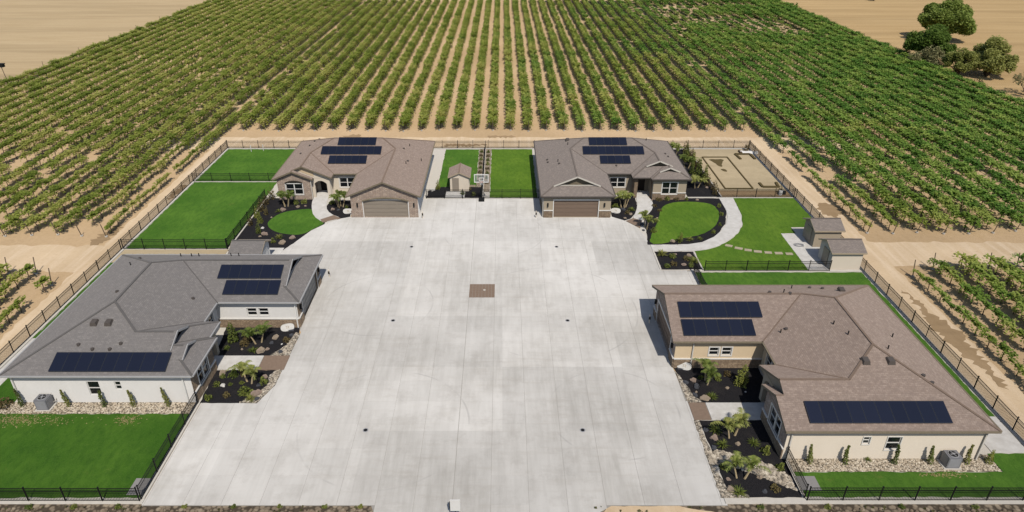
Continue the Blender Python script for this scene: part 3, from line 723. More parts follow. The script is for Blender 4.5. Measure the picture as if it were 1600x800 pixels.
def finish_house(H, style):
    """walls, openings and doors: one plan for all four; s from bedroom corner, d back from the garage front"""
    k = H.kind; m = H.m
    fr = 'white'
    gab = k == 'gable'
    # ---- garage front: s 11.2..19.6 at d .4
    s0, s1 = 11.2, 19.6
    a0, a1 = 12.75 - s0, 18.35 - s0
    hole = archloop(a0, a1, .0, 2.25, .42) if style['arch'] else rectloop(a0, a1, 0, 2.35)
    hole = [(p[0], max(p[1], .02)) for p in hole]
    L = s1 - s0
    top = [(L, roof_h(k, 19.6, .4) - .03), (L / 2, roof_h(k, 15.4, .4) - .03), (0, roof_h(k, 11.2, .4) - .03)] if gab else None
    H.wall(s0, .4, s1, .4, (0, -1), m['front'], [hole], top, base=-.05)
    F, _ = H.frame(s0, .4, s1, .4, (0, -1))
    # the door: four sections, each with raised panels
    gd = H.bx(F, a0 + .0, a1 - .0, -.20, -.19, 0, 2.9 if style['arch'] else 2.4).ob('garage_door', style['gd'], H.root)
    for r_ in range(4):
        b = B(); z0 = .02 + r_ * .56
        H.bx(F, a0 + .02, a1 - .02, -.185, -.15, z0, z0 + .54, b)
        for c_ in range(4):
            w_ = (a1 - a0 - .04) / 4; H.bx(F, a0 + .02 + c_ * w_ + .12, a0 + .02 + (c_ + 1) * w_ - .12, -.15, -.125, z0 + .12, z0 + .42, b)
        b.ob('door_section', style['gd'], gd)
    b = B()
    H.bx(F, a0 - .1, a0, .003, .05, 0, 2.3, b); H.bx(F, a1, a1 + .1, .003, .05, 0, 2.3, b)
    if not style['arch']: H.bx(F, a0 - .1, a1 + .1, .003, .06, 2.35, 2.5, b)
    b.ob('door_trim', M['white' if not style['arch'] else 'white'], H.root)
    if style['arch']:
        b = B(); pr = None; n = 12
        for i in range(n + 1):
            t = i / n; a = a1 + .1 + (a0 - a1 - .2) * t; z = 2.30 + .42 * math.sin(math.pi * t) ** .8
            p = F(a, .09, z)
            if pr: b.beam(pr, p, .2, .12)
            pr = p
        b.ob('arch_trim', M['siding'], H.root)
        H.bx(F, a0 + .05, a1 - .05, -.18, -.14, 2.3, 2.42).ob('lintel_band', M['white'], gd)
        b2 = B(); H.bx(F, 0, a0 - .11, .002, .10, 0, .95, b2); H.bx(F, a1 + .11, L, .002, .10, 0, .95, b2); 
    else:
        H.veneer(s0, .4, s1, .4, (0, -1), .95, cuts=[(a0 - .12, a1 + .12)])
        # returns round the corners
    for a in (a0 - .75, a1 + .75):
        ln = B(); H.bx(F, a - .09, a + .09, .01, .2, 1.55, 2.0, ln); o = ln.ob('wall_lantern', M['black'], H.root)
        H.bx(F, a - .06, a + .06, .2, .205, 1.6, 1.95).ob('lantern_glass', M['glass'], o)
    # ---- garage inner side wall (s=11.2) and outer (s=19.6)
    Lg = 8.0 - .4
    wz0, wz1 = 1.32, 2.15
    ws = style['gwin']      # list of a-ranges along d from .4
    H.wall(11.2, .4, 11.2, 8.0, (-1, 0), m['side'], [rectloop(q0, q1, wz0, wz1) for q0, q1 in ws], base=-.05)
    for q0, q1 in ws: H.window(11.2, .4, 11.2, 8.0, (-1, 0), q0, q1, wz0, wz1, 1, trim=style.get('gtrim', .1))
    H.veneer(11.2, .4, 11.2, 8.0, (-1, 0), .95)
    H.wall(19.6, .4, 19.6, 20.4, (1, 0), m['side2'], base=-.05)
    # back and bedroom side
    H.wall(.4, 20.4, 19.6, 20.4, (0, 1), m['side2'], base=-.05)
    win = style['swin']      # windows on the long bedroom side wall, a along d from 6.0
    H.wall(.4, 6.0, .4, 20.4, (-1, 0), m['side'] if not style.get('sidem') else style['sidem'], [rectloop(*q[:4]) for q in win], base=-.05)
    for q in win: H.window(.4, 6.0, .4, 20.4, (-1, 0), q[0], q[1], q[2], q[3], 1, trim=style.get('strim', .08))
    # main front wall between porch and garage: s 7.2..11.2 at d 8.0
    q0, q1 = 1.0, 3.1
    H.wall(7.2, 8.0, 11.2, 8.0, (0, -1), m['side'], [rectloop(q0, q1, .95, 2.3)], base=-.05)
    H.window(7.2, 8.0, 11.2, 8.0, (0, -1), q0, q1, .95, 2.3, 2)
    # bedroom front: s .4..4.8 at d 6.0
    bt = None
    if gab: bt = [(4.4, roof_h(k, 4.8, 6.0) - .03), (2.2, roof_h(k, 2.6, 6.0) - .03), (0, roof_h(k, .4, 6.0) - .03)]
    h_ = archloop(1.1, 3.3, .75, 2.25, .30) if style['arch'] else rectloop(1.2, 3.2, .8, 2.45)
    H.wall(.4, 6.0, 4.8, 6.0, (0, -1), m['front'], [h_], bt, base=-.05)
    if style['arch']:
        H.window(.4, 6.0, 4.8, 6.0, (0, -1), 1.1, 3.3, .75, 2.25, 2)
        F2, _ = H.frame(.4, 6.0, 4.8, 6.0, (0, -1)); b = B(); pr = None
        H.bx(F2, 1.1, 3.3, -.14, -.12, 2.25, 2.62).ob('arch_pane', M['glass'], H.root)
        for i in range(11):
            t = i / 10; p = F2(3.35 - 2.3 * t, .07, 2.38 + .30 * math.sin(math.pi * t) ** .8)
            if pr: b.beam(pr, p, .16, .12)
            pr = p
        b.ob('arch_trim', M['dark'], H.root)
    else:
        H.window(.4, 6.0, 4.8, 6.0, (0, -1), 1.2, 3.2, .8, 2.45, 2)
        H.veneer(.4, 6.0, 4.8, 6.0, (0, -1), .95, cuts=[(1.08, 3.32)])
        F2, _ = H.frame(.4, 6.0, 4.8, 6.0, (0, -1)); b = B(); H.bx(F2, 1.08, 3.32, .003, .09, 0, .68, b); b.ob('stone_veneer', m['stone'], H.root)
    H.wall(4.8, 6.0, 4.8, 9.0, (1, 0), m['front'], base=-.05)
    # porch: s 4.8..7.2 at d 6.6
    hp = archloop(.35, 2.0, .02, 2.0, .45) if gab else rectloop(.15, 1.95, .02, 2.65)
    pt = None
    if gab: pt = [(2.4, roof_h(k, 7.2, 6.6) - .03), (-1.0, roof_h(k, 3.8, 6.6) - .03), (-4.4, roof_h(k, .4, 6.6) - .03), (-4.4, 2.9), (0, 2.9)]
    H.wall(4.8, 6.6, 7.2, 6.6, (0, -1), m['porch'], [hp], pt, base=-.05, depth=.35)
    H.wall(7.2, 6.6, 7.2, 8.0, (1, 0), m['porch'], base=-.05)
    H.wall(6.9, 6.6, 6.9, 9.0, (-1, 0), m['side'], base=-.05)
    H.wall(4.8, 9.0, 7.2, 9.0, (0, -1), m['side'], [rectloop(.5, 1.5, .05, 2.15)], base=-.05)
    F3, _ = H.frame(4.8, 9.0, 7.2, 9.0, (0, -1))
    H.bx(F3, .5, 1.5, -.1, -.05, .05, 2.15).ob('entry_door', M['door'], H.root)
    # gablet rake boards
    def rake(sc_, half, dd, zpk, off=.28):
        rk = B(); rk2 = B(); pk = H.W(sc_, dd - off, zpk + .03)
        for sg in (-1, 1):
            e = H.W(sc_ + sg * half, dd - off, zpk - half * K + .03)
            rk.beam(pk, e, .06, .17)
        # little roof over the rake
        for sg in (-1, 1):
            z0_ = zpk + .06; zz = zpk - half * K + .06
            rk2.add([H.W(sc_, dd + .05, z0_), H.W(sc_ + sg * half, dd + .05, zz), H.W(sc_ + sg * half, dd - off, zz), H.W(sc_, dd - off, z0_)], [(0, 1, 2, 3)])
        rk.ob('rake_board', style['rake'], H.root); rk2.ob('gablet_roof', m['roof'], H.root)
    if not gab:
        rake(15.4, 2.95, 1.8, ZE + 4.6 * K); rake(2.6, 1.35, 7.0, ZE + 2.6 * K); rake(3.8, 1.75, 8.2, ZE + 3.8 * K)
        b = B()
        p, q = H.W(15.4 - 2.6, 1.72, ZE + 1.8 * K + .03), H.W(15.4 + 2.6, 1.72, ZE + 1.8 * K + .03); b.beam(p, q, .08, .10); b.ob('gablet_sill', style['rake'], H.root)
    # downspouts
    for (q, d, ns, nd) in style['spouts']:
        x, y = H.T(q + ns * .1, d + nd * .1)
        B().box(x - .05, x + .05, y - .05, y + .05, 0, 2.95).ob('downspout', style['spout'], H.root)

def mats(**k): return {a: (M[b] if isinstance(b, str) else b) for a, b in k.items()}
GS = [(5.0 - .4 - .9, 5.9 - .4 - .9), (6.1 - .4 - .9, 7.0 - .4 - .9)]
# near right: brown roof, cream walls
HB = House('gable', lambda q, d: (14.45 + d, 36.5 + q), (24.8, 46.5, 0), 'brown-roofed house with cream walls at the near right of the drive', mats(roof='sh_brown', cap='capb', fascia='siding', gutter='siding', gablet='st_taupe',
     front='stone_b', side='st_tan', side2='st_tan', porch='st_taupe', stone='stone_a'), 'x')
finish_house(HB, dict(arch=False, gd=M['gar_d'], gwin=[(2.95, 3.75), (4.05, 4.85)], swin=[(26.0 - 20.45, 26.5 - 20.45, 1.45, 2.15), (27.75 - 20.45, 28.75 - 20.45, .9, 2.15)], sidem=M['st_cream'], strim=.06,
     rake=M['siding'], spouts=[(.4, 6.3, -1, 0), (.4, 20.2, -1, 0), (11.2, 1.9, -1, 0)], spout=M['curb']))
# near left: grey roof, white walls (mirror plan)
HA = House('dutch', lambda q, d: (-18.85 - d, 42.7 + q), (-29.2, 52.7, 0), 'grey-roofed house with white walls at the near left of the drive', mats(roof='sh_grey', cap='capg', fascia='greytrim', gutter='greytrim', gablet='black',
     front='stone_a', side='st_white', side2='st_white', porch='st_taupe', stone='stone_a'), 'x')
finish_house(HA, dict(arch=False, gd=M['gar_w'], gwin=[(2.75, 3.65), (3.85, 4.75)], swin=[(32.3 - 24.85, 33.27 - 24.85, .8, 2.15), (30.55 - 24.85, 31.05 - 24.85, 1.35, 2.15)], sidem=M['st_white'], strim=0, gtrim=.03,
     rake=M['greytrim'], spouts=[(.4, 6.6, -1, 0), (.4, 20.2, -1, 0), (11.2, .55, -1, 0)], spout=M['white']))
# far left: brown roof, stone gables
HC = House('gable', lambda q, d: (-30.2 + q, 77.9 + d), (-20.2, 88.3, 0), 'brown-roofed house with stone gables and arched garage at the far left', mats(roof='sh_brown', cap='capb', fascia='siding', gutter='siding', gablet='st_tan',
     front='stone_b', side='st_cream', side2='st_white', porch='st_cream', stone='stone_b'), 'y')
finish_house(HC, dict(arch=True, gd=M['gar_c'], gwin=[(3, 3.8)], swin=[(4, 5, 1, 2.1), (9, 10, 1, 2.1)], rake=M['siding'], spouts=[(4.9, 6.0, 0, -1)], spout=M['curb']))
# far right: taupe roof with white gablets (mirror)
HD = House('dutch', lambda q, d: (24.8 - q, 77.9 + d), (14.8, 88.3, 0), 'taupe-roofed house with white-trimmed gablets at the far right', mats(roof='sh_taupe', cap='capt', fascia='dark', gutter='vent', gablet='siding',
     front='st_taupe', side='st_taupe', side2='st_taupe', porch='stone_a', stone='stone_a'), 'y')
finish_house(HD, dict(arch=False, gd=M['gar_d'], gwin=[(3, 3.8)], swin=[(4, 5, 1, 2.1), (9, 10, 1, 2.1)], rake=M['creamtrim'], spouts=[(19.6, .5, 1, 0)], spout=M['curb']))
# solar arrays: plane functions give world points on the roof plane
def plB(s0): return lambda u, r_: HB.W(s0 + r_, u, ZE + K * r_)
def plA(s0): return lambda u, r_: HA.W(s0 + r_, u, ZE + K * r_)
bx_ = 14.45
HB.array(plB(0), [(21.9 - bx_, 32.05 - bx_, .5, 2.12, 10)])
HB.array(plB(10.8), [(15.42 - bx_, 22.58 - bx_, 2.18, 3.74, 7), (15.42 - bx_, 21.58 - bx_, .46, 2.02, 6)])
ax_ = -18.85
HA.array(plA(0), [(26.6 + ax_, 35.85 + ax_, .28, 1.92, 9)])
HA.array(plA(10.8), [(21.05 + ax_, 27.1 + ax_, 2.46, 4.0, 6), (20.95 + ax_, 26.15 + ax_, .72, 2.28, 5)])
def plY(H, s_of_x): return lambda x, r_: H.W(s_of_x(x), 7.6 + r_, ZE + K * r_)
pc = plY(HC, lambda x: x + 30.2); pd = plY(HD, lambda x: 24.8 - x)
HC.array(pc, [(-22.9, -17.6, 5.12, 6.60, 5), (-24.94, -16.67, 3.40, 4.90, 8), (-23.66, -18.47, 1.7, 3.18, 5)])
HD.array(pd, [(12.05, 17.33, 5.12, 6.60, 5), (11.07, 19.49, 3.40, 4.90, 8), (13.29, 17.42, 1.7, 3.18, 4)])
HB.vents([('box', 5.15, 13.1), ('box', 5.15, 15.0), ('dome', 4.3, 17.2), ('dome', 3.6, 17.5), ('pipe', 18.2, 12.6), ('dome', 18.4, 14.4), ('dome', 18.0, 15.4), ('pipe', 16.0, 10.9), ('dome', 15.4, 11.2), ('dome', 15.9, 9.6), ('pipe', 11.2, 9.1), ('dome', 11.4, 9.6), ('pipe', 8.5, 13.2), ('pipe', 10.2, 12.8), ('box', 16.7, 16.5), ('pipe', 9.5, 17.5), ('pipe', 6.8, 15.6)])
HA.vents([('box', 4.5, 13.9), ('box', 4.5, 15.1), ('dome', 2.6, 15.6), ('dome', 2.2, 14.3), ('dome', 2.2, 12.9), ('dome', 2.7, 12.2), ('dome', 16.5, 17.0), ('pipe', 18.6, 14.0), ('pipe', 18.6, 12.9), ('pipe', 18.7, 12.2), ('dome', 10.2, 7.9 + 1.5), ('pipe', 15.2, 17.3), ('dome', 8.8, 15.2), ('pipe', 18.9, 9.0), ('pipe', 18.9, 8.2)])
HC.vents([('dome', 2.6, 15.6), ('dome', 1.9, 13.1), ('dome', 3.0, 17.0), ('dome', 17.4, 9.4), ('pipe', 17.3, 8.3), ('dome', 3.6, 17.4), ('pipe', 19.0, 11.3), ('dome', 16.4, 13.2), ('pipe', 17.0, 15.0)])
HD.vents([('dome', 18.6, 11.2), ('dome', 18.6, 10.2), ('pipe', 17.3, 9.2), ('dome', 17.2, 8.2), ('pipe', 15.6, 14.0), ('box', 15.5, 15.6), ('dome', 1.8, 12.0), ('dome', 2.0, 12.9), ('dome', 9.4, 9.0), ('pipe', 4.2, 16.0)])

# ------------------------------------------------------------------ sheds
def shed(x0, x1, y0, y1, ridge, h, label, wall, roofm, cap, doorside=None):
    o = empty('shed', ((x0 + x1) / 2, (y0 + y1) / 2, 0), label, 'shed', 'garden sheds')
    ov = .25; k = .45
    b = B()
    if ridge == 'x':
        ym = (y0 + y1) / 2; hp = h + (y1 - y0) / 2 * k
        b.add([(x0, y0, 0), (x1, y0, 0), (x1, y0, h), (x0, y0, h), (x0, y1, 0), (x1, y1, 0), (x1, y1, h), (x0, y1, h), (x0, ym, hp), (x1, ym, hp)],
              [(0, 1, 2, 3), (5, 4, 7, 6), (4, 0, 3, 8, 7), (1, 5, 6, 9, 2)])
        planes = []
        for sg, ye in ((-1, y0), (1, y1)):
            e = ye + sg * ov; ze = h - ov * k
            planes.append([(x0 - ov, e, ze), (x1 + ov, e, ze), (x1 + ov, ym, hp), (x0 - ov, ym, hp)])
    else:
        xm = (x0 + x1) / 2; hp = h + (x1 - x0) / 2 * k
        b.add([(x0, y0, 0), (x0, y1, 0), (x0, y1, h), (x0, y0, h), (x1, y0, 0), (x1, y1, 0), (x1, y1, h), (x1, y0, h), (xm, y0, hp), (xm, y1, hp)],
              [(0, 1, 2, 3), (5, 4, 7, 6), (4, 0, 3, 8, 7), (1, 5, 6, 9, 2)])
        planes = []
        for sg, xe in ((-1, x0), (1, x1)):
            e = xe + sg * ov; ze = h - ov * k
            planes.append([(e, y0 - ov, ze), (e, y1 + ov, ze), (xm, y1 + ov, hp), (xm, y0 - ov, hp)])
    b.ob('wall', wall, o)
    r_ = B(); t = B()
    for p in planes:
        up = [(a, b_, c + .12) for a, b_, c in p]
        r_.add(p + up, [(4, 5, 6, 7), (0, 1, 5, 4), (1, 2, 6, 5), (3, 0, 4, 7), (0, 3, 2, 1)])
        t.beam((p[0][0], p[0][1], p[0][2] + .05), (p[1][0], p[1][1], p[1][2] + .05), .05, .16)
        t.beam((p[0][0], p[0][1], p[0][2] + .04), (p[3][0], p[3][1], p[3][2] + .04), .05, .14); t.beam((p[1][0], p[1][1], p[1][2] + .04), (p[2][0], p[2][1], p[2][2] + .04), .05, .14)
    ro = r_.ob('roof', roofm, o); t.ob('trim', M['tantrim'], o)
    a, b2 = planes[0][2], planes[0][3]
    B().beam((a[0], a[1], a[2] + .14), (b2[0], b2[1], b2[2] + .14), .2, .05).ob('ridge_cap', cap, ro)
    return o
o = shed(-7.15, -4.6, 86.7, 89.8, 'y', 2.15, 'small cream shed with brown gable roof behind the low fence', M['st_cream'], M['sh_brown'], M['capb'])
B().box(-6.85, -5.95, 86.62, 86.69, .05, 1.95).ob('door', M['gar_c'], o)
o = shed(35.7, 39.0, 64.85, 67.9, 'x', 2.2, 'cream shed with taupe roof nearest the lower right fence', M['st_cream'], M['sh_taupe'], M['capt'])
B().box(35.62, 35.69, 65.6, 66.9, .05, 1.95).ob('door', M['gar_c'], o)
o = shed(36.0, 39.0, 70.2, 73.2, 'x', 2.2, 'tan shed with taupe roof and white fascia standing behind the cream one', M['st_taupe'], M['sh_taupe'], M['capt'])
B().box(35.92, 35.99, 71.0, 72.3, .05, 1.95).ob('door', M['gar_c'], o)
o = shed(-29.2, -26.1, 64.6, 67.6, 'x', 2.2, 'grey-roofed shed just behind the near left house', M['st_white'], M['sh_grey'], M['capg'])
B().box(-26.09, -26.02, 65.2, 66.8, .05, 1.95).ob('door', M['white'], o)

# ------------------------------------------------------------------ fences
PK = bpy.data.meshes.new('fence_post'); b_ = B().box(-.032, .032, -.032, .032, 0, 1.34).box(-.045, .045, -.045, .045, 1.34, 1.38)
PK.from_pydata(b_.v, [], b_.f); PK.materials.append(M['metal'])
def fence(p0, p1, label, h=1.3, sp=2.44, gap=.105):
    p0 = Vector((*p0, 0)); p1 = Vector((*p1, 0)); L = (p1 - p0).length; d = (p1 - p0) / L
    o = empty('metal_fence', p0, label, 'fence', 'black metal picket fences')
    n = max(1, round(L / sp))
    for i in range(n + 1):
        q = link('post', PK, o); q.location = d * (L * i / n)
    for z in (.12, h - .32, h - .06): B().beam(p0 + Vector((0, 0, z)), p1 + Vector((0, 0, z)), .03, .035).ob('rail', M['metal'], o)
    b = B(); k = int(L / gap)
    for i in range(k):
        c = p0 + d * (L * (i + .5) / k); w_ = .0135
        b.add([(c.x - w_, c.y - w_, .05), (c.x + w_, c.y - w_, .05), (c.x, c.y + w_, .05), (c.x - w_, c.y - w_, h), (c.x + w_, c.y - w_, h), (c.x, c.y + w_, h)], [(0, 1, 4, 3), (1, 2, 5, 4), (2, 0, 3, 5)])
    tag(b.ob('pickets', M['metal'], o), kind='stuff')
    return o
fence((-43.9, 30), (-43.9, 104), 'long black fence along the left dirt lane')
fence((-43.8, 104.0), (39.3, 104.0), 'long black fence across the back, before the vine rows')
fence((39.35, 30), (39.35, 103.9), 'long black fence along the right dirt lane')
fence((-43.8, 90.1), (-30.4, 90.1), 'black fence crossing the upper left lawn beside the far left house')
fence((-43.8, 69.7), (-31.8, 69.7), 'black fence at the lower end of the upper left lawn')
fence((-31.75, 69.8), (-31.75, 84.2), 'black fence running diagonally between upper left lawn and mulch bed')
fence((-10.2, 84.25), (-2.9, 84.25), 'low black fence in front of the small cream shed')
fence((-2.5, 84.25), (4.9, 84.25), 'black fence at the near end of the middle lawn')
fence((-2.7, 84.4), (-2.7, 103.8), 'black fence dividing the yards between the far houses')
fence((28.9, 84.5), (39.2, 84.5), 'black fence between the sand court and the right lawn')
fence((22.0, 64.55), (35.6, 64.55), 'black fence behind the near right house, ending at the cream shed')
fence((20.8, 57.3), (20.8, 64.4), 'short black fence beside the near right garage apron')
fence((-60.0, 32.95), (-24.75, 32.95), 'black fence along the front of the near left lawn')
fence((-24.7, 33.1), (-24.7, 42.9), 'black fence between the near left lawn and the drive')
fence((20.8, 33.0), (60.0, 33.0), 'black fence along the front of the near right lawn')
fence((20.7, 33.2), (20.7, 36.7), 'short black gate fence at the corner of the near right house')

# ------------------------------------------------------------------ leaf cards
def cards(c, size, up=.35, jitter=.35, rg=rng, lift=0):
    """n leaf quads centred at c (n,3)"""
    n = len(c)
    nn = rg.normal(size=(n, 3)); nn /= np.linalg.norm(nn, axis=1)[:, None]; nn[:, 2] = np.abs(nn[:, 2]) + up; nn /= np.linalg.norm(nn, axis=1)[:, None]
    t = rg.normal(size=(n, 3)); t -= (t * nn).sum(1)[:, None] * nn; t /= np.linalg.norm(t, axis=1)[:, None]
    bt = np.cross(nn, t); s_ = size * (1 + jitter * rg.uniform(-1, 1, (n, 1)))
    v = np.stack([c - t * s_ * .5, c + bt * s_ * .42 + nn * s_ * .08, c + t * s_ * .5, c - bt * s_ * .42 + nn * s_ * .08], 1).reshape(-1, 3)
    f = np.arange(n * 4).reshape(-1, 4)
    return v, f
def mesh_np(name, parts, mats_):
    """parts: list of (verts, faces(list/array), material index)"""
    vs = []; fs = []; mi = []; off = 0
    for v, f, m in parts:
        vs += [tuple(x) for x in np.asarray(v).tolist()]; ff = f.tolist() if hasattr(f, 'tolist') else f
        fs += [tuple(i + off for i in q) for q in ff]; mi += [m] * len(ff); off += len(v)
    me = bpy.data.meshes.new(name); me.from_pydata(vs, [], fs)
    for m in mats_: me.materials.append(m)
    me.polygons.foreach_set('material_index', mi); return me

# ------------------------------------------------------------------ vineyard
def vine_geo(seed, n, size, half=1.15, wid=.62, weak=0.0):
    rg = np.random.default_rng(seed); r = random.Random(seed)
    tr = B(); top = (r.uniform(-.05, .05), r.uniform(-.05, .05), .98)
    tr.tube([(0, 0, -.1), (r.uniform(-.05, .05), r.uniform(-.05, .05), .5), top], [.055, .045, .04], 5)
    for sg in (-1, 1): tr.tube([top, (top[0] * .5, sg * .5, 1.05), (0, sg * half, 1.03)], [.035, .028, .018], 4)
    # shoots: clumps along the cordon that rise then droop outwards
    ns = int(26 * (1 - .4 * weak)); pts = []
    for k in range(ns):
        y0 = r.uniform(-half, half); a = r.choice((-1, 1)); reach = r.uniform(.10, 1.0) ** .8 * wid * (1 - .3 * weak); up = r.uniform(.35, .85); L = max(3, n // ns)
        for i in range(L):
            t = (i + .5) / L
            x = a * reach * t + r.gauss(0, .05); z = 1.05 + up * math.sin(t * math.pi * .62) - (.75 + .25 * (1 - weak)) * t * t * r.uniform(.3, 1.2); y = y0 + r.gauss(0, .13)
            pts.append((x, y, z))
    v, f = cards(np.array(pts), size, rg=rg, up=1.3)
    return tr, v, f
foli = []; trk = []
for i in range(6):
    weak = .7 if i >= 4 else 0
    t_, v, f = vine_geo(100 + i, 620 if i < 4 else 300, .23, wid=1.05 if i < 4 else .8, weak=weak)
    me = bpy.data.meshes.new('vine_trunk'); me.from_pydata(t_.v, [], t_.f); me.materials.append(M['bark']); trk.append(me)
    foli.append(mesh_np('vine_foliage', [(v, f, 0)], [M['vine']]))
VC = bpy.data.collections.new('vine_variants')
for i in range(8):
    weak = .7 if i >= 6 else 0
    t_, v, f = vine_geo(200 + i, 420 if i < 6 else 210, .30, wid=1.0 if i < 6 else .78, weak=weak)
    me = mesh_np('vine_variant', [(v, f, 0), (np.array(t_.v), t_.f, 1)], [M['vine'], M['bark']])
    VC.objects.link(bpy.data.objects.new('vine_variant_%d' % i, me))
def proj(x, y, z=1):
    cp, sp = math.cos(R(28.53)), math.sin(R(28.53)); zc = y * cp + (37 - z) * sp; yc = (37 - z) * cp - y * sp
    if zc < 1: return None
    return 785 + 1067 * x / zc, 400 + 1067 * yc / zc, zc
vines = []; ends = []
for k in range(-34, 32):
    x = 1.4 + 3.05 * k
    segs = []
    if -15 <= k <= 13: segs.append((113.0, 262))
    else:
        segs.append((73.2 if k < 0 else 74.0, 262)); segs.append((16, 64.0 if k < 0 else 65.0))
        if k == -16: segs[1] = (16, 61.6)
        if k == 14: segs[1] = (16, 63.4)
    for (ya, yb) in segs:
        if yb > 200: ya += rnd.uniform(-.4, .4)
        ends.append((x, ya if yb > 200 else yb, 1 if yb > 200 else -1, k))
        y = (ya + 1.1) if yb > 200 else (yb - 1.1)
        st = 1.95 if yb > 200 else -1.95
        while (y < yb if st > 0 else y > ya):
            n1 = noise.noise(Vector((x * .05, y * .03, 0))); n2 = noise.noise(Vector((x * .6, y * .35, 7)))
            weak = 0
            if k in (14, -16): weak = .75
            elif k in (15, -17): weak = .35
            if k <= -17 and y < 165: weak = max(weak, .18 + .5 * n1)
            if 50 < x < 84 and 192 < y < 250 and noise.noise(Vector((x * .06, y * .05, 11))) > -.22: weak = .95
            sc_ = 1 - .26 * weak + .12 * n1 + .10 * n2 + rnd.uniform(-.13, .13)
            if k > 13 and weak < .3: sc_ *= 1.13
            miss = rnd.random() < (.015 + .14 * weak * (1 + n2) + (.30 if weak == .95 else 0))
            if not miss and not (yb <= 66 and abs(x) > 75): vines.append((x + rnd.uniform(-.08, .08), y + rnd.uniform(-.1, .1), sc_, weak, k, y))
            y += st
def near_key(v):
    p = proj(v[0], v[1])
    if not p or not (-20 < p[0] < 1620 and -20 < p[1] < 815): return 1e9
    return p[2]
order = sorted(range(len(vines)), key=lambda i: near_key(vines[i]))
near = set(order[:300])
def nth(n):
    return ordw[n - 1] if n <= 12 else '%d%s' % (n, 'th' if 10 < n % 100 < 14 else {1: 'st', 2: 'nd', 3: 'rd'}.get(n % 10, 'th'))
def rowlab(k):
    if k > 13: return nth(k - 13) + ' row right of the houses'
    if k < -15: return nth(-15 - k) + ' row left of the houses'
    return nth(k + 16) + ' middle row from the left'
rowpos = {}; cnt_ = {}
for i, v in sorted(enumerate(vines), key=lambda t: (t[1][5] if t[1][5] > 68 else -t[1][5])):
    kk = (v[4], v[5] < 68); cnt_[kk] = cnt_.get(kk, 0) + 1; rowpos[i] = cnt_[kk]
for i in sorted(near):
    x, y, s_, wk, k, yy = vines[i]
    o = bpy.data.objects.new('grapevine', None); C.objects.link(o); o.location = (x, y, 0)
    a = rnd.uniform(-.06, .06) + (math.pi if rnd.random() < .5 else 0); o.rotation_euler = (0, 0, a); o.scale = (s_ * 1.10, max(1, s_), s_ * 1.05); o.empty_display_size = .3
    fl = ('sparse' if wk > .4 else 'leafy') + ' grapevine, ' + nth(rowpos[i]) + (' below the ' if yy < 68 else ' from the ') + ('cross lane' if (k > 13 or k < -15) else 'house end') + ', ' + rowlab(k)
    tag(o, fl, 'grapevine', 'grapevines of the ' + rowlab(k))
    v_ = rnd.choice((4, 5)) if wk > .5 or (wk > .25 and rnd.random() < .5) else rnd.randrange(4)
    link('trunk', trk[v_], o); link('foliage', foli[v_], o)
rest = [vines[i] for i in range(len(vines)) if i not in near]
me = bpy.data.meshes.new('vine_rows'); me.from_pydata([(v[0], v[1], 0) for v in rest], [], [])
ai = me.attributes.new('vid', 'INT', 'POINT'); ar_ = me.attributes.new('rz', 'FLOAT', 'POINT'); as_ = me.attributes.new('sc', 'FLOAT_VECTOR', 'POINT')
ids = []; rz = []; scs = []
for v in rest:
    wk = v[3]; ids.append(rnd.choice((6, 7)) if wk > .5 or (wk > .25 and rnd.random() < .5) else rnd.randrange(6))
    rz.append(rnd.uniform(-.06, .06) + (math.pi if rnd.random() < .5 else 0)); wx = 1.12 if v[4] > 13 else .98 if v[4] > -16 else 1.04; scs += [v[2] * wx, max(1, v[2]), v[2] * 1.06]
ai.data.foreach_set('value', ids); ar_.data.foreach_set('value', rz); as_.data.foreach_set('vector', scs)
vo = tag(link('vine_rows', me), 'the thousands of grapevines in straight rows filling the vineyard around the houses', 'vineyard', kind='stuff')
ng = bpy.data.node_groups.new('vine_rows', 'GeometryNodeTree'); ng.interface.new_socket('Geometry', in_out='INPUT', socket_type='NodeSocketGeometry'); ng.interface.new_socket('Geometry', in_out='OUTPUT', socket_type='NodeSocketGeometry')
N = ng.nodes.new; gi = N('NodeGroupInput'); go = N('NodeGroupOutput'); m2 = N('GeometryNodeMeshToPoints'); ip = N('GeometryNodeInstanceOnPoints'); ci = N('GeometryNodeCollectionInfo')
ci.inputs[0].default_value = VC; ci.inputs['Separate Children'].default_value = True; ci.inputs['Reset Children'].default_value = True
def attr(nm, t):
    a = N('GeometryNodeInputNamedAttribute'); a.data_type = t; a.inputs[0].default_value = nm; return a.outputs[0]
cx_ = N('ShaderNodeCombineXYZ'); ng.links.new(attr('rz', 'FLOAT'), cx_.inputs[2])
ng.links.new(gi.outputs[0], ip.inputs['Points']); ng.links.new(ci.outputs[0], ip.inputs['Instance']); ip.inputs['Pick Instance'].default_value = True
ng.links.new(attr('vid', 'INT'), ip.inputs['Instance Index']); ng.links.new(cx_.outputs[0], ip.inputs['Rotation']); ng.links.new(attr('sc', 'FLOAT_VECTOR'), ip.inputs['Scale'])
ng.links.new(ip.outputs[0], go.inputs[0])
md = vo.modifiers.new('rows', 'NODES'); md.node_group = ng
print('vines', len(vines), 'near', len(near))
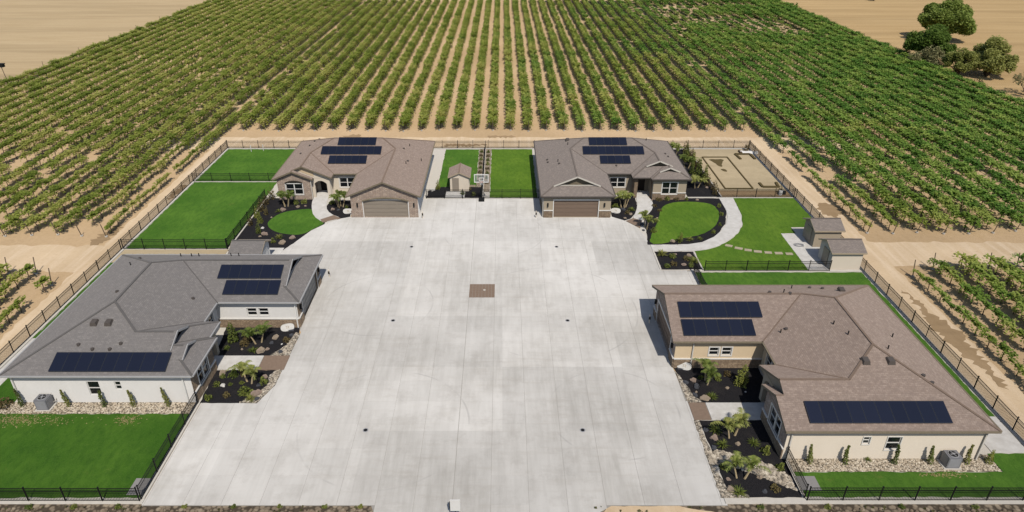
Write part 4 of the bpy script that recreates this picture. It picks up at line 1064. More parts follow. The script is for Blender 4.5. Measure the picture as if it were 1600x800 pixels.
# row end posts
epm = bpy.data.meshes.new('end_post'); b_ = B().tube([(0, 0, -.1), (0, -.42, 1.85)], [.055, .05], 6); epm.from_pydata(b_.v, [], b_.f); epm.materials.append(M['wood'])
epa = bpy.data.meshes.new('anchor_collar'); b_ = B().disc((0, 0), .16, -.03, .12, 8); epa.from_pydata(b_.v, [], b_.f); epa.materials.append(M['curb'])
for (x, y, sg, k) in ends:
    p = proj(x, y, 0)
    if not p or not (-60 < p[0] < 1660 and -30 < p[1] < 830): continue
    o = bpy.data.objects.new('trellis_end_post', None); C.objects.link(o); o.location = (x, y, 0); o.rotation_euler = (0, 0, 0 if sg > 0 else math.pi); o.empty_display_size = .3
    lab = 'leaning wooden end post, ' + ('below the cross lane, ' if sg < 0 else '') + rowlab(k)
    tag(o, lab, 'post', 'trellis end posts'); link('post', epm, o); link('collar', epa, o)
# line of leaning stakes on the eastern edge of the vineyard
stm = bpy.data.meshes.new('edge_stake'); b_ = B().tube([(0, 0, -.1), (.15, 0, 2.3)], [.06, .05], 5); stm.from_pydata(b_.v, [], b_.f); stm.materials.append(M['wood'])
for i in range(14):
    o = link('boundary_stake', stm); o.location = (96.6 + .0 * i, 96 + 11.5 * i, 0); o.rotation_euler = (0, 0, .4 * i)
    tag(o, 'thin wooden stake on the boundary between vineyard and dry field at the upper right', 'stake', 'stakes along the right vineyard boundary')
for i in range(7):
    o = link('boundary_stake', stm); o.location = (-103.2, 140 + 15 * i, 0); o.rotation_euler = (0, 0, .9 * i)
    tag(o, 'thin wooden stake on the boundary between vineyard and mown field at the upper left', 'stake', 'stakes along the left vineyard boundary')
# weeds and dry grass as uncountable stuff
def scatter(name, pts, size, mat, label, up=.1):
    v, f = cards(np.array(pts), size, up=up); me = mesh_np(name, [(v, f, 0)], [mat])
    return tag(link(name, me), label, None, kind='stuff')
pts = []
for i in range(900):
    x = rnd.uniform(-103.5, -103.1); pts.append((x + rnd.gauss(0, .2), rnd.uniform(110, 262), rnd.uniform(0, .4)))
scatter('boundary_grass', pts, .4, M['weed'], 'rough dry grass along the left edge of the vineyard')
pts = [(96.2 + rnd.gauss(0, .6), rnd.uniform(90, 262), rnd.uniform(0, .5)) for i in range(2200)]
scatter('boundary_grass', pts, .5, M['weed'], 'rough dry grass along the right edge of the vineyard')
pts = []
for i in range(2600):
    x = rnd.uniform(49, 88); y = rnd.uniform(186, 254)
    if noise.noise(Vector((x * .08, y * .05, 3))) > -.1: pts.append((x, y, .08))
scatter('vineyard_grass', pts, .9, M['bush'], 'low green grass growing between the thin vines at the upper right', 2.5)
pts = []
for i in range(2300):
    x = rnd.uniform(-48, 48); y = rnd.uniform(28, 32.5)
    if -8.6 < x < 6 : continue
    if noise.noise(Vector((x * .5, y * .9, 5))) > .08: pts.append((x, y, rnd.uniform(0, .12)))
scatter('roadside_weeds', pts, .22, M['weed'], 'low dry weeds on the rough shoulder in front of the fences', .6)

# ------------------------------------------------------------------ trees
def tree(x, y, h, rad, label, leaf, n, size, seed, lobes=9, base=.22, group=None, trunk_r=.3, z0=0):
    rg = np.random.default_rng(seed); r = random.Random(seed)
    o = empty('field_tree' if h > 3 else 'field_bush', (x, y, 0), label, 'tree' if h > 3 else 'bush', group)
    t = B(); pts = []; cl = []
    for k in range(lobes):
        a = 2 * math.pi * k / lobes + r.uniform(-.5, .5); q = rad * r.uniform(.25, .84) * (1 if k else 0)
        cl.append((x + q * math.cos(a), y + q * math.sin(a), h * (.30 + .52 * r.random() * (1.15 - .5 * q / rad)), rad * r.uniform(.16, .30)))
    cl.append((x, y, h * .78, rad * .40))
    nt_ = 3
    for (cx, cy, cz, cr) in cl:
        mx, my = x + (cx - x) * .3, y + (cy - y) * .3
        t.tube([(x, y, -.1), (mx, my, h * base), ((mx + cx) / 2, (my + cy) / 2, cz * .7), (cx, cy, cz)], [trunk_r, trunk_r * .35, trunk_r * .18, .03], 5)
        m = int(n * cr / (rad * 4)); d = rg.normal(size=(m, 3)); d /= np.linalg.norm(d, axis=1)[:, None]
        rr = cr * rg.uniform(.35, 1.08, (m, 1)) ** .6; p = d * rr * np.array([1, 1, .85]) + np.array([cx, cy, cz])
        # clumping
        cc = p[rg.integers(0, m, m // 2)]; p[:m // 2] = cc + rg.normal(size=(m // 2, 3)) * cr * .10
        p = p[p[:, 2] > .3 + h * .06]; pts.append(p)
    P_ = np.concatenate(pts)
    v, f = cards(P_, size, rg=rg, up=.8)
    t.ob('trunk', M['bark'], o, smooth=True)
    me = mesh_np('crown', [(v - np.array([x, y, 0]), f, 0)], [leaf]); link('crown', me, o)
    return o
GT = 'trees in the dry field'
tree(119.0, 190, 10.5, 7.4, 'largest dark green round tree standing in the dry field, upper right', M['oak'], 30000, .50, 1, 42, group=GT, trunk_r=.5)
tree(100.8, 164, 8.6, 6.0, 'green tree with twiggy brownish skirt below the largest tree', M['oak'], 14000, .42, 2, 30, group=GT, trunk_r=.4)
tree(97.5, 158, 4.6, 4.6, 'grey-brown half bare bush at the foot of the second green tree', M['drybush'], 3000, .35, 3, 16, group=GT, trunk_r=.2)
tree(100.3, 151.8, 6.0, 3.7, 'small olive green tree left of the leaning open tree', M['olive'], 8000, .34, 4, 22, group=GT, trunk_r=.3)
tree(106.4, 151.0, 8.6, 5.2, 'open olive green tree with forked trunk at the right', M['olive'], 11000, .36, 5, 30, group=GT, trunk_r=.35)
tree(104.8, 135.5, 5.2, 4.2, 'sparse grey twiggy bush at the right edge of the picture', M['drybush'], 1500, .32, 6, 8, group=GT, trunk_r=.2)
tree(96.0, 153.5, 3.2, 1.8, 'thin bare sapling between the green tree and the small olive tree', M['drybush'], 300, .3, 7, 5, group=GT, trunk_r=.12)
tree(100.2, 143.5, 1.4, 1.6, 'low dark scrub under the small olive tree', M['weed'], 350, .3, 8, 5, group=GT, trunk_r=.08)
tree(135.0, 262.5, 2.6, 3.0, 'lone low bush on the field at the top edge of the picture', M['olive'], 700, .4, 9, 5, group=GT, trunk_r=.15)
tree(97.6, 239.0, 3.0, 1.0, 'small thin sapling on the right vineyard boundary', M['oak'], 300, .35, 10, 4, group=GT, trunk_r=.1)
# pole with a dark box at the left
o = empty('wind_pole', (-103.0, 142.3, 0), 'lone pole with a dark box on top at the left edge of the mown field', 'pole')
B().tube([(-103, 142.3, -.1), (-103.35, 142.3, 4.1)], [.08, .06], 8).ob('pole', M['wood'], o)
B().box(-103.95, -102.75, 141.9, 142.7, 4.0, 4.6).ob('head', M['black'], o); B().box(-104.1, -102.6, 141.8, 142.8, 4.6, 4.7).ob('lid', M['black'], o)

# ------------------------------------------------------------------ garden plants
def palm_mesh(seed, stems=3, h=1.6, nf=13, fl=1.5, col='palm'):
    r = random.Random(seed); t = B(); v = []; f = []
    for k in range(stems):
        a = 2 * math.pi * k / stems + r.uniform(-.4, .4); q = .22 if stems > 1 else 0
        bx, by = q * math.cos(a), q * math.sin(a); hh = h * r.uniform(.75, 1.0); tx, ty = bx * 2.2, by * 2.2
        t.tube([(bx, by, -.05), ((bx + tx) / 2, (by + ty) / 2, hh * .5), (tx, ty, hh)], [.07, .055, .045], 5)
        for j in range(nf):
            an = 2 * math.pi * j / nf + r.uniform(-.3, .3); el = r.uniform(.95, 1.45); L = fl * r.uniform(.7, 1.1); ca, sa = math.cos(an), math.sin(an); pts = []
            for i in range(7):
                s_ = i / 6; rr = L * s_ * math.cos(el) * (1 + .25 * s_); zz = L * s_ * math.sin(el) - L * .55 * s_ ** 2.6
                pts.append(Vector((tx + ca * rr, ty + sa * rr, hh + zz)))
            side = Vector((-sa, ca, 0))
            for i in range(1, 7):
                p = pts[i]; d = (pts[i] - pts[i - 1]).normalized(); ll = .22 * math.sin(math.pi * min(.95, i / 6.6)) + .06
                for u in (0, .5):
                    pp = p - (pts[i] - pts[i - 1]) * u
                    for sg in (-1, 1):
                        tip = pp + side * sg * ll + d * ll * .6 - Vector((0, 0, .10)); n0 = len(v)
                        v += [tuple(pp - d * .045), tuple(pp + d * .045), tuple(tip)]; f.append((n0, n0 + 1, n0 + 2))
            n0 = len(v)
            for p in pts: v += [tuple(p - side * .015), tuple(p + side * .015)]
            for i in range(6): f.append((n0 + 2 * i, n0 + 2 * i + 1, n0 + 2 * i + 3, n0 + 2 * i + 2))
    tm = bpy.data.meshes.new('stems'); tm.from_pydata(t.v, [], t.f); tm.materials.append(M['palmbark'])
    fm = bpy.data.meshes.new('fronds'); fm.from_pydata(v, [], f); fm.materials.append(M[col]); return tm, fm
palms = [palm_mesh(1, 3, 1.0, 9, 1.3), palm_mesh(2, 2, .85, 12, 1.5), palm_mesh(3, 4, 1.1, 8, 1.15), palm_mesh(4, 3, .8, 11, 1.5)]
def plant(x, y, v_, label, s_=1.0, name='palm', cat='palm', group='young palms in the garden beds'):
    tm, fm = palms[v_]; o = bpy.data.objects.new(name, None); C.objects.link(o); o.location = (x, y, 0); o.scale = (s_, s_, s_); o.rotation_euler = (0, 0, rnd.uniform(0, 6)); o.empty_display_size = .3
    tag(o, label, cat, group); link('stems', tm, o); link('fronds', fm, o); return o
plant(-22.4, 51.3, 1, 'feathery palm in the upper bed beside the near left garage wall', 1.15)
plant(-21.4, 45.6, 1, 'palm with splayed pale stems in the lower bed of the near left house', 1.15)
plant(-28.3, 81.8, 2, 'multi-stemmed palm in front of the arched window, far left house', 1.25)
plant(-21.1, 81.4, 2, 'multi-stemmed palm beside the arched stone garage', 1.3)
plant(15.8, 81.4, 2, 'clumped palm between the far right garage and its entry path', 1.3)
plant(17.6, 75.2, 1, 'single small palm at the edge of the far right path', 1.25)
plant(17.2, 45.6, 1, 'tall palm against the near right garage wall', 1.2)
plant(17.5, 39.2, 1, 'wide palm just below the walkway of the near right house', 1.25)
plant(16.9, 35.0, 1, 'leaning palm by the cobble strip in the near right bed', 1.2)
plant(26.6, 100.4, 1, 'palm at the back corner of the far right house', 1.3)
plant(26.9, 88.0, 3, 'taller palm in the dark bed right of the far right house', 1.2)
plant(27.4, 95.5, 1, 'palm halfway along the dark bed right of the far right house', 1.2)

def bush_mesh(seed, r0, h, n, size, mat, flat=False):
    rg = np.random.default_rng(seed); d = rg.normal(size=(n, 3)); d /= np.linalg.norm(d, axis=1)[:, None]
    p = d * r0 * rg.uniform(.4, 1, (n, 1)) ** .5 * (1 + .25 * np.sin(d[:, :1] * 5 + seed)); p[:, 2] = np.abs(p[:, 2]) / r0 * h
    v, f = cards(p, size, rg=rg); return mesh_np('bush', [(v, f, 0)], [mat])
def tuft_mesh(seed, r0, h, n, mat):
    r = random.Random(seed); v = []; f = []
    for k in range(n):
        a = r.uniform(0, 2 * math.pi); el = r.uniform(.25, 1.2); L = h * r.uniform(.7, 1.15); dx, dy = math.cos(a), math.sin(a)
        m = (dx * L * .5 * math.cos(el), dy * L * .5 * math.cos(el), L * .62 * math.sin(el)); e = (dx * L * math.cos(el) * 1.1, dy * L * math.cos(el) * 1.1, L * .75 * math.sin(el)); w_ = .03
        n0 = len(v); v += [(-dy * w_, dx * w_, 0), (dy * w_, -dx * w_, 0), (m[0] + dy * w_, m[1] - dx * w_, m[2]), (m[0] - dy * w_, m[1] + dx * w_, m[2]), e]
        f += [(n0, n0 + 1, n0 + 2, n0 + 3), (n0 + 3, n0 + 2, n0 + 4)]
    me = bpy.data.meshes.new('tuft'); me.from_pydata(v, [], f); me.materials.append(mat); return me
BU = [bush_mesh(i, .34, .5, 170, .13, M['bush']) for i in range(3)] + [bush_mesh(5, .36, .45, 150, .13, M['rustbush'])]
TU = [tuft_mesh(i, .3, .75, 60, M['tuft']) for i in range(3)]
TALL = [bush_mesh(8, .55, 1.9, 420, .17, M['bush']), bush_mesh(9, .5, 1.7, 300, .16, M['rustbush'])]
def boulder_mesh(seed, mat):
    bm = bmesh.new(); bmesh.ops.create_icosphere(bm, subdivisions=3, radius=1)
    for v in bm.verts:
        n_ = noise.noise(v.co * 1.3 + Vector((seed * 7, 0, 0))) * .45 + noise.noise(v.co * 3.5 + Vector((0, seed * 5, 0))) * .14
        v.co *= 1 + n_; v.co.z = max(v.co.z * .62 + .25, -.1)
    me = bpy.data.meshes.new('boulder'); bm.to_mesh(me); bm.free(); me.materials.append(mat); return me
BO = {c: [boulder_mesh(i + j * 3, M['bl_' + c]) for i in range(3)] for j, c in enumerate(('tan', 'pink', 'dark', 'white'))}
cname = dict(tan='tan', pink='pinkish', dark='dark grey', white='pale'); used = {}
def uniq(l):
    used[l] = used.get(l, 0) + 1; return l
def rock(x, y, r_, c, where, extra=''):
    o = link('boulder', rnd.choice(BO[c])); o.location = (x, y, 0); o.scale = (r_ * .62, r_ * .62 * rnd.uniform(.7, 1), r_ * .7 * rnd.uniform(.75, 1)); o.rotation_euler = (0, 0, rnd.uniform(0, 6))
    size = 'large' if r_ > .5 else 'medium' if r_ > .3 else 'small'
    tag(o, '%s %s boulder %s in %s' % (size, cname[c], extra or 'lying', where), 'boulder', '%s %s boulders in %s' % (size, cname[c], where))
def shrub(x, y, kind, s_, where, extra=''):
    me = {'t': TU, 'g': BU[:3], 'r': BU[3:], 'T': TALL[:1], 'R': TALL[1:]}[kind]; o = link('shrub' if kind != 't' else 'grass_tuft', rnd.choice(me)); o.location = (x, y, 0); o.scale = (s_, s_, s_ * rnd.uniform(.85, 1.1)); o.rotation_euler = (0, 0, rnd.uniform(0, 6))
    nm = {'t': 'spiky yellow-green grass tuft', 'g': 'low rounded green shrub', 'r': 'low brownish shrub', 'T': 'tall bushy green shrub', 'R': 'tall reddish-brown shrub'}[kind]
    tag(o, '%s %s in %s' % (nm, extra or 'growing', where), 'grass tuft' if kind == 't' else 'shrub', '%ss in %s' % (nm, where))
W1 = "the near left house's upper bed"; W2 = "the near left house's lower bed"; W3 = "the near right house's upper bed"; W4 = "the near right house's lower bed"
W5 = "the far left path bed"; W6 = "the bed by the arched garage"; W7 = "the far right garage bed"; W8 = "the bed round the far right lawn"; W9 = "the square bed by the curved path"; W10 = 'the dark bed beside the sand court'; W11 = 'the bed round the small shed'
for a in [(-21.1, 52.1, .5, 'tan', W1, 'near the garage wall'), (-21.8, 50.1, .62, 'tan', W1, 'by the walkway'), (-21.2, 51.3, .3, 'dark', W1), (-21.3, 50.3, .3, 'pink', W1), (-23.6, 50.3, .2, 'tan', W1), (-19.7, 52.5, .35, 'dark', W1, 'near the drive'), (-20.2, 51.1, .16, 'white', W1), (-20.0, 49.9, .35, 'dark', W1, 'at the lower corner'),
          (-23.5, 45.2, .36, 'white', W2), (-20.3, 44.1, .7, 'pink', W2, 'by the drive'), (-20.3, 46.3, .42, 'pink', W2, 'near the walkway'), (-20.5, 45.3, .3, 'dark', W2), (-24.1, 46.8, .55, 'tan', W2, 'at the wall corner'), (-20.1, 43.5, .35, 'dark', W2, 'at the drive corner'),
          (16.2, 45.9, .42, 'pink', W3), (15.5, 45.6, .36, 'dark', W3, 'at the edge'), (16.3, 45.1, .5, 'dark', W3, 'in the middle'), (16.6, 43.6, .6, 'tan', W3, 'by the walkway'), (15.9, 44.0, .4, 'dark', W3, 'by the pebbles'), (16.1, 44.4, .2, 'tan', W3), (18.8, 44.9, .25, 'tan', W3, 'in the open'), (20.2, 44.4, .14, 'white', W3),
          (16.1, 39.0, .45, 'pink', W4, 'between two grass tufts'), (17.7, 38.4, .3, 'tan', W4), (15.7, 39.9, .32, 'dark', W4, 'at the top edge'), (15.8, 38.0, .35, 'dark', W4, 'by the cobbles'), (15.9, 33.9, .5, 'tan', W4, 'at the bottom corner'), (16.0, 34.9, .26, 'pink', W4), (18.3, 35.1, .32, 'tan', W4), (18.2, 33.8, .3, 'dark', W4, 'by the front curb'),
          (-28.4, 80.4, .6, 'pink', W5), (-26.7, 81.4, .4, 'tan', W5), (-25.8, 81.7, .3, 'pink', W5), (-29.4, 75.2, .35, 'white', W5), (-28.6, 73.4, .6, 'pink', W5, 'at the lower left of the lawn'), (-25.9, 71.2, .65, 'tan', W5, 'nearest the shed'), (-25.0, 72.5, .6, 'pink', W5, 'by the drive'), (-29.0, 72.9, .3, 'tan', W5), (-29.2, 78.2, .25, 'tan', W5),
          (-22.0, 80.6, .42, 'pink', W6), (-21.2, 80.4, .36, 'dark', W6), (-19.9, 79.9, .2, 'tan', W6),
          (16.4, 79.2, .4, 'tan', W7), (15.6, 80.6, .5, 'dark', W7), (15.5, 78.0, .3, 'tan', W7, 'at the drive edge'), (17.3, 76.2, .5, 'dark', W8, 'beside the paver band'), (17.2, 74.6, .3, 'dark', W8), (19.5, 78.0, .25, 'tan', W8), (20.1, 71.6, .5, 'tan', W8, 'by the curved path'), (26.0, 83.7, .3, 'tan', W8), (19.9, 83.6, .25, 'pink', W8),
          (21.2, 68.1, .5, 'tan', W9), (20.1, 65.9, .5, 'pink', W9), (19.7, 68.4, .3, 'pink', W9), (28.4, 87.9, .4, 'pink', W10), (-9.7, 87.0, .55, 'white', W11, 'by the wall')]:
    rock(*a)
for a in [(-24.1, 52.6, 'g', 1, W1), (-23.6, 51.7, 'r', 1, W1), (-23.6, 51.0, 'r', 1.1, W1), (-19.9, 51.6, 'r', .9, W1, 'at the drive side'), (-22.5, 50.0, 't', .8, W1), (-25.0, 50.4, 'g', .8, W1, 'by the porch'), (-24.8, 51.6, 'T', .95, W1, 'in the corner'),
          (-23.0, 46.5, 'g', 1.3, W2, 'by the walkway'), (-22.2, 46.7, 'r', .9, W2), (-20.2, 45.6, 'g', 1.1, W2, 'at the drive side'), (-24.0, 45.2, 'g', .8, W2), (-22.9, 45.3, 'g', .5, W2), (-22.0, 45.5, 'g', .6, W2), (-21.3, 44.2, 'g', 1.5, W2, 'beside the large boulder'), (-20.6, 43.4, 't', .85, W2), (-22.7, 43.9, 'r', .8, W2), (-24.1, 43.5, 'g', .9, W2, 'at the front corner'), (-23.9, 46.3, 'g', .7, W2),
          (18.3, 46.0, 'g', .9, W3), (17.2, 43.7, 't', .8, W3), (16.9, 46.2, 'g', .7, W3), (20.1, 45.4, 'T', 1.0, W3, 'by the entry'), (19.3, 46.6, 'r', .9, W3),
          (16.4, 39.8, 't', .9, W4, 'at the top'), (16.5, 38.2, 't', .85, W4, 'below the pinkish boulder'), (19.5, 37.5, 'g', 1.1, W4, 'by the wall'), (20.0, 35.9, 'g', 1, W4, 'by the gate'), (15.9, 36.0, 'g', .8, W4), (16.3, 33.6, 't', 1.0, W4, 'at the bottom corner'), (19.0, 34.0, 'r', .9, W4), (18.9, 38.4, 't', .8, W4),
          (-27.2, 82.4, 'g', 1, W5), (-26.2, 82.8, 'g', 1.2, W5, 'under the window'), (-28.8, 79.9, 't', .7, W5), (-27.0, 71.4, 'g', 1, W5, 'beside the shed'), (-26.6, 72.5, 't', .9, W5), (-30.9, 84.0, 'R', .9, W5, 'against the fence top'), (-31.1, 82.2, 'R', .8, W5, 'against the fence'), (-31.1, 80.2, 'R', .85, W5, 'against the fence'), (-31.1, 78.3, 'T', .7, W5, 'against the fence'), (-30.1, 79.1, 'R', .6, W5), (-30.2, 76.8, 'T', .7, W5, 'left of the lawn'), (-29.5, 73.9, 'T', .6, W5, 'at the lower corner'), (-31.1, 76.0, 'R', .7, W5, 'against the fence'),
          (-22.5, 82.6, 'g', 1.1, W6), (-20.2, 81.0, 'g', .8, W6), (14.7, 81.4, 'g', 1.2, W7), (16.7, 80.3, 't', .9, W7), (16.0, 79.4, 'r', .9, W7), (14.9, 79.9, 'T', .4, W7),
          (19.2, 77.0, 'g', .9, W8), (20.9, 83.6, 'r', 1.1, W8), (22.0, 83.7, 'g', 1, W8, 'under the window'), (23.2, 83.8, 'r', 1, W8, 'under the window'), (24.6, 83.8, 'g', .9, W8, 'under the window'), (19.9, 81.6, 'r', .9, W8), (20.3, 80.2, 'r', .8, W8), (21.2, 72.2, 'T', .45, W8, 'by the curved path'), (20.9, 71.6, 't', .9, W8), (22.2, 71.9, 't', .9, W8), (23.4, 72.2, 't', .7, W8), (25.5, 73.9, 'g', .8, W8), (26.9, 76.0, 'g', .7, W8), (27.9, 79.0, 'g', .8, W8), (28.3, 81.5, 'g', .8, W8), (18.3, 74.1, 'g', 1.1, W8),
          (18.1, 68.2, 't', 1.2, W9, 'far corner'), (18.1, 65.5, 'g', 1, W9), (19.2, 67.7, 'g', 1.1, W9), (19.0, 66.0, 'r', 1, W9), (20.7, 67.2, 'r', 1, W9), (21.3, 66.6, 't', 1.2, W9, 'at the right'), (20.8, 65.6, 'g', .9, W9),
          (28.9, 102.4, 'R', 1.05, W10), (28.6, 100.4, 'T', 1.0, W10), (28.9, 98.4, 'R', 1.1, W10), (28.5, 96.4, 'T', 1.0, W10), (28.9, 94.6, 'R', .9, W10), (28.4, 92.6, 'T', 1.1, W10), (28.9, 90.8, 'T', 1, W10), (28.7, 88.7, 'R', .95, W10), (29.1, 87.0, 'R', .8, W10), (28.9, 85.5, 'R', .75, W10), (27.6, 93.2, 'T', .8, W10), (28.0, 98.0, 'T', .8, W10), (29.1, 92.0, 'R', .8, W10), (29.1, 96.0, 'R', .8, W10), (29.2, 100.0, 'R', .8, W10),
          (-8.9, 87.3, 'T', .6, W11, 'beside the shed'), (-5.4, 85.6, 'g', 1, W11), (-3.9, 85.3, 'g', .9, W11), (-4.6, 87.2, 'r', .9, W11), (38.6, 102.9, 'R', .8, 'the back corner of the sand court'), (37.9, 86.0, 'R', .7, 'the strip below the sand court')]:
    shrub(*a)
for i in range(8):
    shrub(-3.3 + .03 * (i % 2), 90 + i * 1.75, 'g' if i % 2 else 'r', .9, 'the strip left of the dividing fence')
    shrub(-2.2, 89.5 + i * 1.8, 'g' if i % 3 else 'r', .9, 'the strip right of the dividing fence')
for i in range(11):
    o = link('weed_clump', BU[i % 3]); x = [-41, -38, -35, -32, -29, -26, 17.5, 22, 27, 32, 37][i]; o.location = (x, 32.45, -.03); o.scale = (.75, .6, .5)
    tag(o, 'small weed clump at the foot of the front curb, %s of the drive' % ('left' if i < 6 else 'right'), 'weed', 'weed clumps by the front curb, ' + ('left' if i < 6 else 'right'))
for i, x in enumerate([-21.5, -18.2, -15.1, -12.0, -9.6]):
    o = link('weed_clump', BU[i % 3]); o.location = (x, 32.5, -.03); o.scale = (.6, .5, .4)
    tag(o, 'small weed clump against the lower edge of the concrete drive', 'weed', 'weed clumps at the drive edge')
# slender junipers along the two near side walls
def jun_mesh(seed):
    rg = np.random.default_rng(seed); n = 260; z = rg.uniform(0, 1, n) ** .9; a = rg.uniform(0, 6.28, n); rr = (.19 * (1 - z) + .06) * rg.uniform(.3, 1, n)
    p = np.stack([rr * np.cos(a) + .08 * np.sin(z * 4 + seed), rr * np.sin(a), .08 + z * 1.75], 1); v, f = cards(p, .13, rg=rg, up=.6)
    return mesh_np('juniper_foliage', [(v, f, 0)], [M['conifer']])
JU = [jun_mesh(i) for i in range(3)]; jt = bpy.data.meshes.new('stem'); b_ = B().tube([(0, 0, -.05), (.02, 0, 1.4)], [.03, .015], 5); jt.from_pydata(b_.v, [], b_.f); jt.materials.append(M['bark'])
for i, x in enumerate([-38.8, -35.1, -32.1, -29.8, -27.05]):
    o = bpy.data.objects.new('juniper', None); C.objects.link(o); o.location = (x, 42.62, 0); o.scale = (1, 1, rnd.uniform(.9, 1.05)); link('foliage', JU[i % 3], o); link('stem', jt, o)
    tag(o, '%s slender juniper from the left along the white side wall' % ordw[i], 'juniper', 'junipers against the side walls')
for i, x in enumerate([22.2, 24.85, 28.4, 30.95, 33.7]):
    o = bpy.data.objects.new('juniper', None); C.objects.link(o); o.location = (x, 36.42, 0); o.scale = (1, 1, rnd.uniform(.9, 1.05)); link('foliage', JU[(i + 1) % 3], o); link('stem', jt, o)
    tag(o, '%s slender juniper from the left along the cream side wall' % ordw[i], 'juniper', 'junipers against the side walls')
shrub(35.4, 36.5, 'T', .55, 'the gravel at the right end of the cream wall'); shrub(-40.2, 42.6, 'r', 1.6, 'the gravel at the left end of the white wall')
shrub(26.7, 36.7, 't', .5, 'the gravel under the cream wall')

# cobbles of the creek and pebble edges: real stones, too small to pick apart
def cobbles(name, poly, n, r0, label, seed):
    mt = M['gcob'] if name == 'gravel' else M['rub'] if name == 'rubble' else M['cob']
    r = random.Random(seed); x0 = min(p[0] for p in poly); x1 = max(p[0] for p in poly); y0 = min(p[1] for p in poly); y1 = max(p[1] for p in poly); b = B(); k = 0; tries = 0
    def inside(x, y):
        c = False
        for i in range(len(poly)):
            a, d = poly[i - 1], poly[i]
            if (a[1] > y) != (d[1] > y) and x < (d[0] - a[0]) * (y - a[1]) / (d[1] - a[1]) + a[0]: c = not c
        return c
    while k < n and tries < n * 20:
        tries += 1; x, y = r.uniform(x0, x1), r.uniform(y0, y1)
        if not inside(x, y): continue
        q = r0 * r.uniform(.5, 1.4); a = r.uniform(0, 1); hh = q * .6
        vs = [(x + q * math.cos(a + t * 1.047), y + q * .8 * math.sin(a + t * 1.047), .02) for t in range(6)] + [(x + q * .6 * math.cos(a + t * 1.047), y + q * .5 * math.sin(a + t * 1.047), .02 + hh) for t in range(6)]
        b.add(vs, [(t, (t + 1) % 6, 6 + (t + 1) % 6, 6 + t) for t in range(6)] + [(6, 7, 8, 9, 10, 11)]); k += 1
    return tag(b.ob(name, mt, None), label, None, kind='stuff')
g = G('cobble_stone', .85, .2); g.base(g.ramp(g.noise(3.2, detail=2), [(.3, (.22, .19, .155)), (.5, (.42, .36, .28)), (.7, (.66, .60, .50))])); M['cob'] = g.m
g = G('gravel_stone', .85, .2); g.base(g.ramp(g.noise(5.2, detail=2), [(.3, (.36, .29, .21)), (.5, (.58, .50, .39)), (.7, (.75, .69, .58))])); M['gcob'] = g.m
cobbles('cobbles', [(15.15, 37.6), (16.2, 37.75), (17.4, 37.2), (18.4, 36.8), (19.5, 36.3), (20.5, 35.2), (20.5, 33.9), (19.7, 34.3), (18.4, 35.2), (17.4, 35.7), (16.6, 36.2), (15.15, 36.3)], 520, .11, 'band of river cobbles winding across the near right bed', 1)
cobbles('cobbles', [(15.12, 41.0), (15.45, 41.0), (15.4, 38.2), (15.35, 35.6), (15.6, 34.0), (16.8, 33.5), (17.0, 33.25), (15.12, 33.25)], 330, .055, 'pebbles edging the near right lower bed along the drive', 2)
cobbles('cobbles', [(15.0, 47.2), (15.3, 45.2), (15.9, 43.1), (15.1, 43.1)], 160, .055, 'pebbles edging the near right upper bed along the drive', 3)
cobbles('cobbles', [(-21.4, 43.1), (-20.0, 43.05), (-19.2, 45.2), (-19.15, 47.3), (-19.7, 47.3), (-19.75, 45.4), (-20.3, 44.2)], 300, .055, 'pebbles edging the near left lower bed along the drive', 4)
cobbles('cobbles', [(-20.6, 49.4), (-19.1, 49.4), (-19.1, 52.8), (-19.4, 53.0), (-19.8, 50.9)], 260, .055, 'pebbles edging the near left upper bed along the drive', 5)
cobbles('gravel', [(-40.4, 41.8), (-24.95, 41.8), (-24.95, 43.05), (-39.6, 43.05)], 1500, .055, 'tan gravel along the foot of the white side wall', 6)
cobbles('gravel', [(20.95, 35.7), (35.8, 35.7), (35.8, 36.85), (20.95, 36.85)], 1500, .055, 'tan gravel along the foot of the cream side wall', 7)
cobbles('rubble', [(-46, 28), (-9, 28), (-9, 32.3), (-46, 32.3)], 1300, .10, 'loose stones and clods on the left front shoulder', 8)
cobbles('rubble', [(16.2, 28), (46, 28), (46, 32.3), (16.2, 32.3)], 1000, .10, 'loose stones and clods on the right front shoulder', 9)

# ------------------------------------------------------------------ small equipment
def ac(x, y, label):
    o = empty('air_conditioner', (x, y, 0), label, 'air conditioner', 'outdoor air conditioning units')
    B().box(x - .62, x + .62, y - .5, y + .5, 0, .1).ob('pad', M['curb'], o)
    b = B().box(x - .48, x + .48, y - .42, y + .42, .1, 1.05); c = b.ob('cabinet', M['ac'], o)
    l = B()
    for k in range(9):
        z = .2 + k * .09; l.box(x - .40, x + .40, y - .435, y - .421, z, z + .045); l.box(x - .495, x - .481, y - .34, y + .34, z, z + .045); l.box(x + .481, x + .495, y - .34, y + .34, z, z + .045)
    l.ob('louvres', M['galv'], c)
    B().disc((x, y), .36, 1.05, 1.09, 20).ob('fan_ring', M['galv'], o); B().disc((x, y), .31, 1.08, 1.10, 20).ob('fan_opening', M['black'], o)
    f = B()
    for k in range(4):
        a = k * math.pi / 2 + .3; f.beam((x, y, 1.11), (x + .27 * math.cos(a), y + .27 * math.sin(a), 1.11), .10, .01)
    f.ob('fan_blades', M['ac'], o); B().disc((x, y), .08, 1.10, 1.13, 10).ob('hub', M['galv'], o)
    B().tube([(x + .45, y + .3, .3), (x + .6, y + .45, .35), (x + .6, y + .62, .5)], [.03, .03, .03], 6).ob('refrigerant_pipe', M['curb'], o)
ac(-36.75, 42.5, 'grey air conditioner on a pad against the white side wall')
ac(32.4, 36.3, 'grey air conditioner on a pad against the cream side wall')
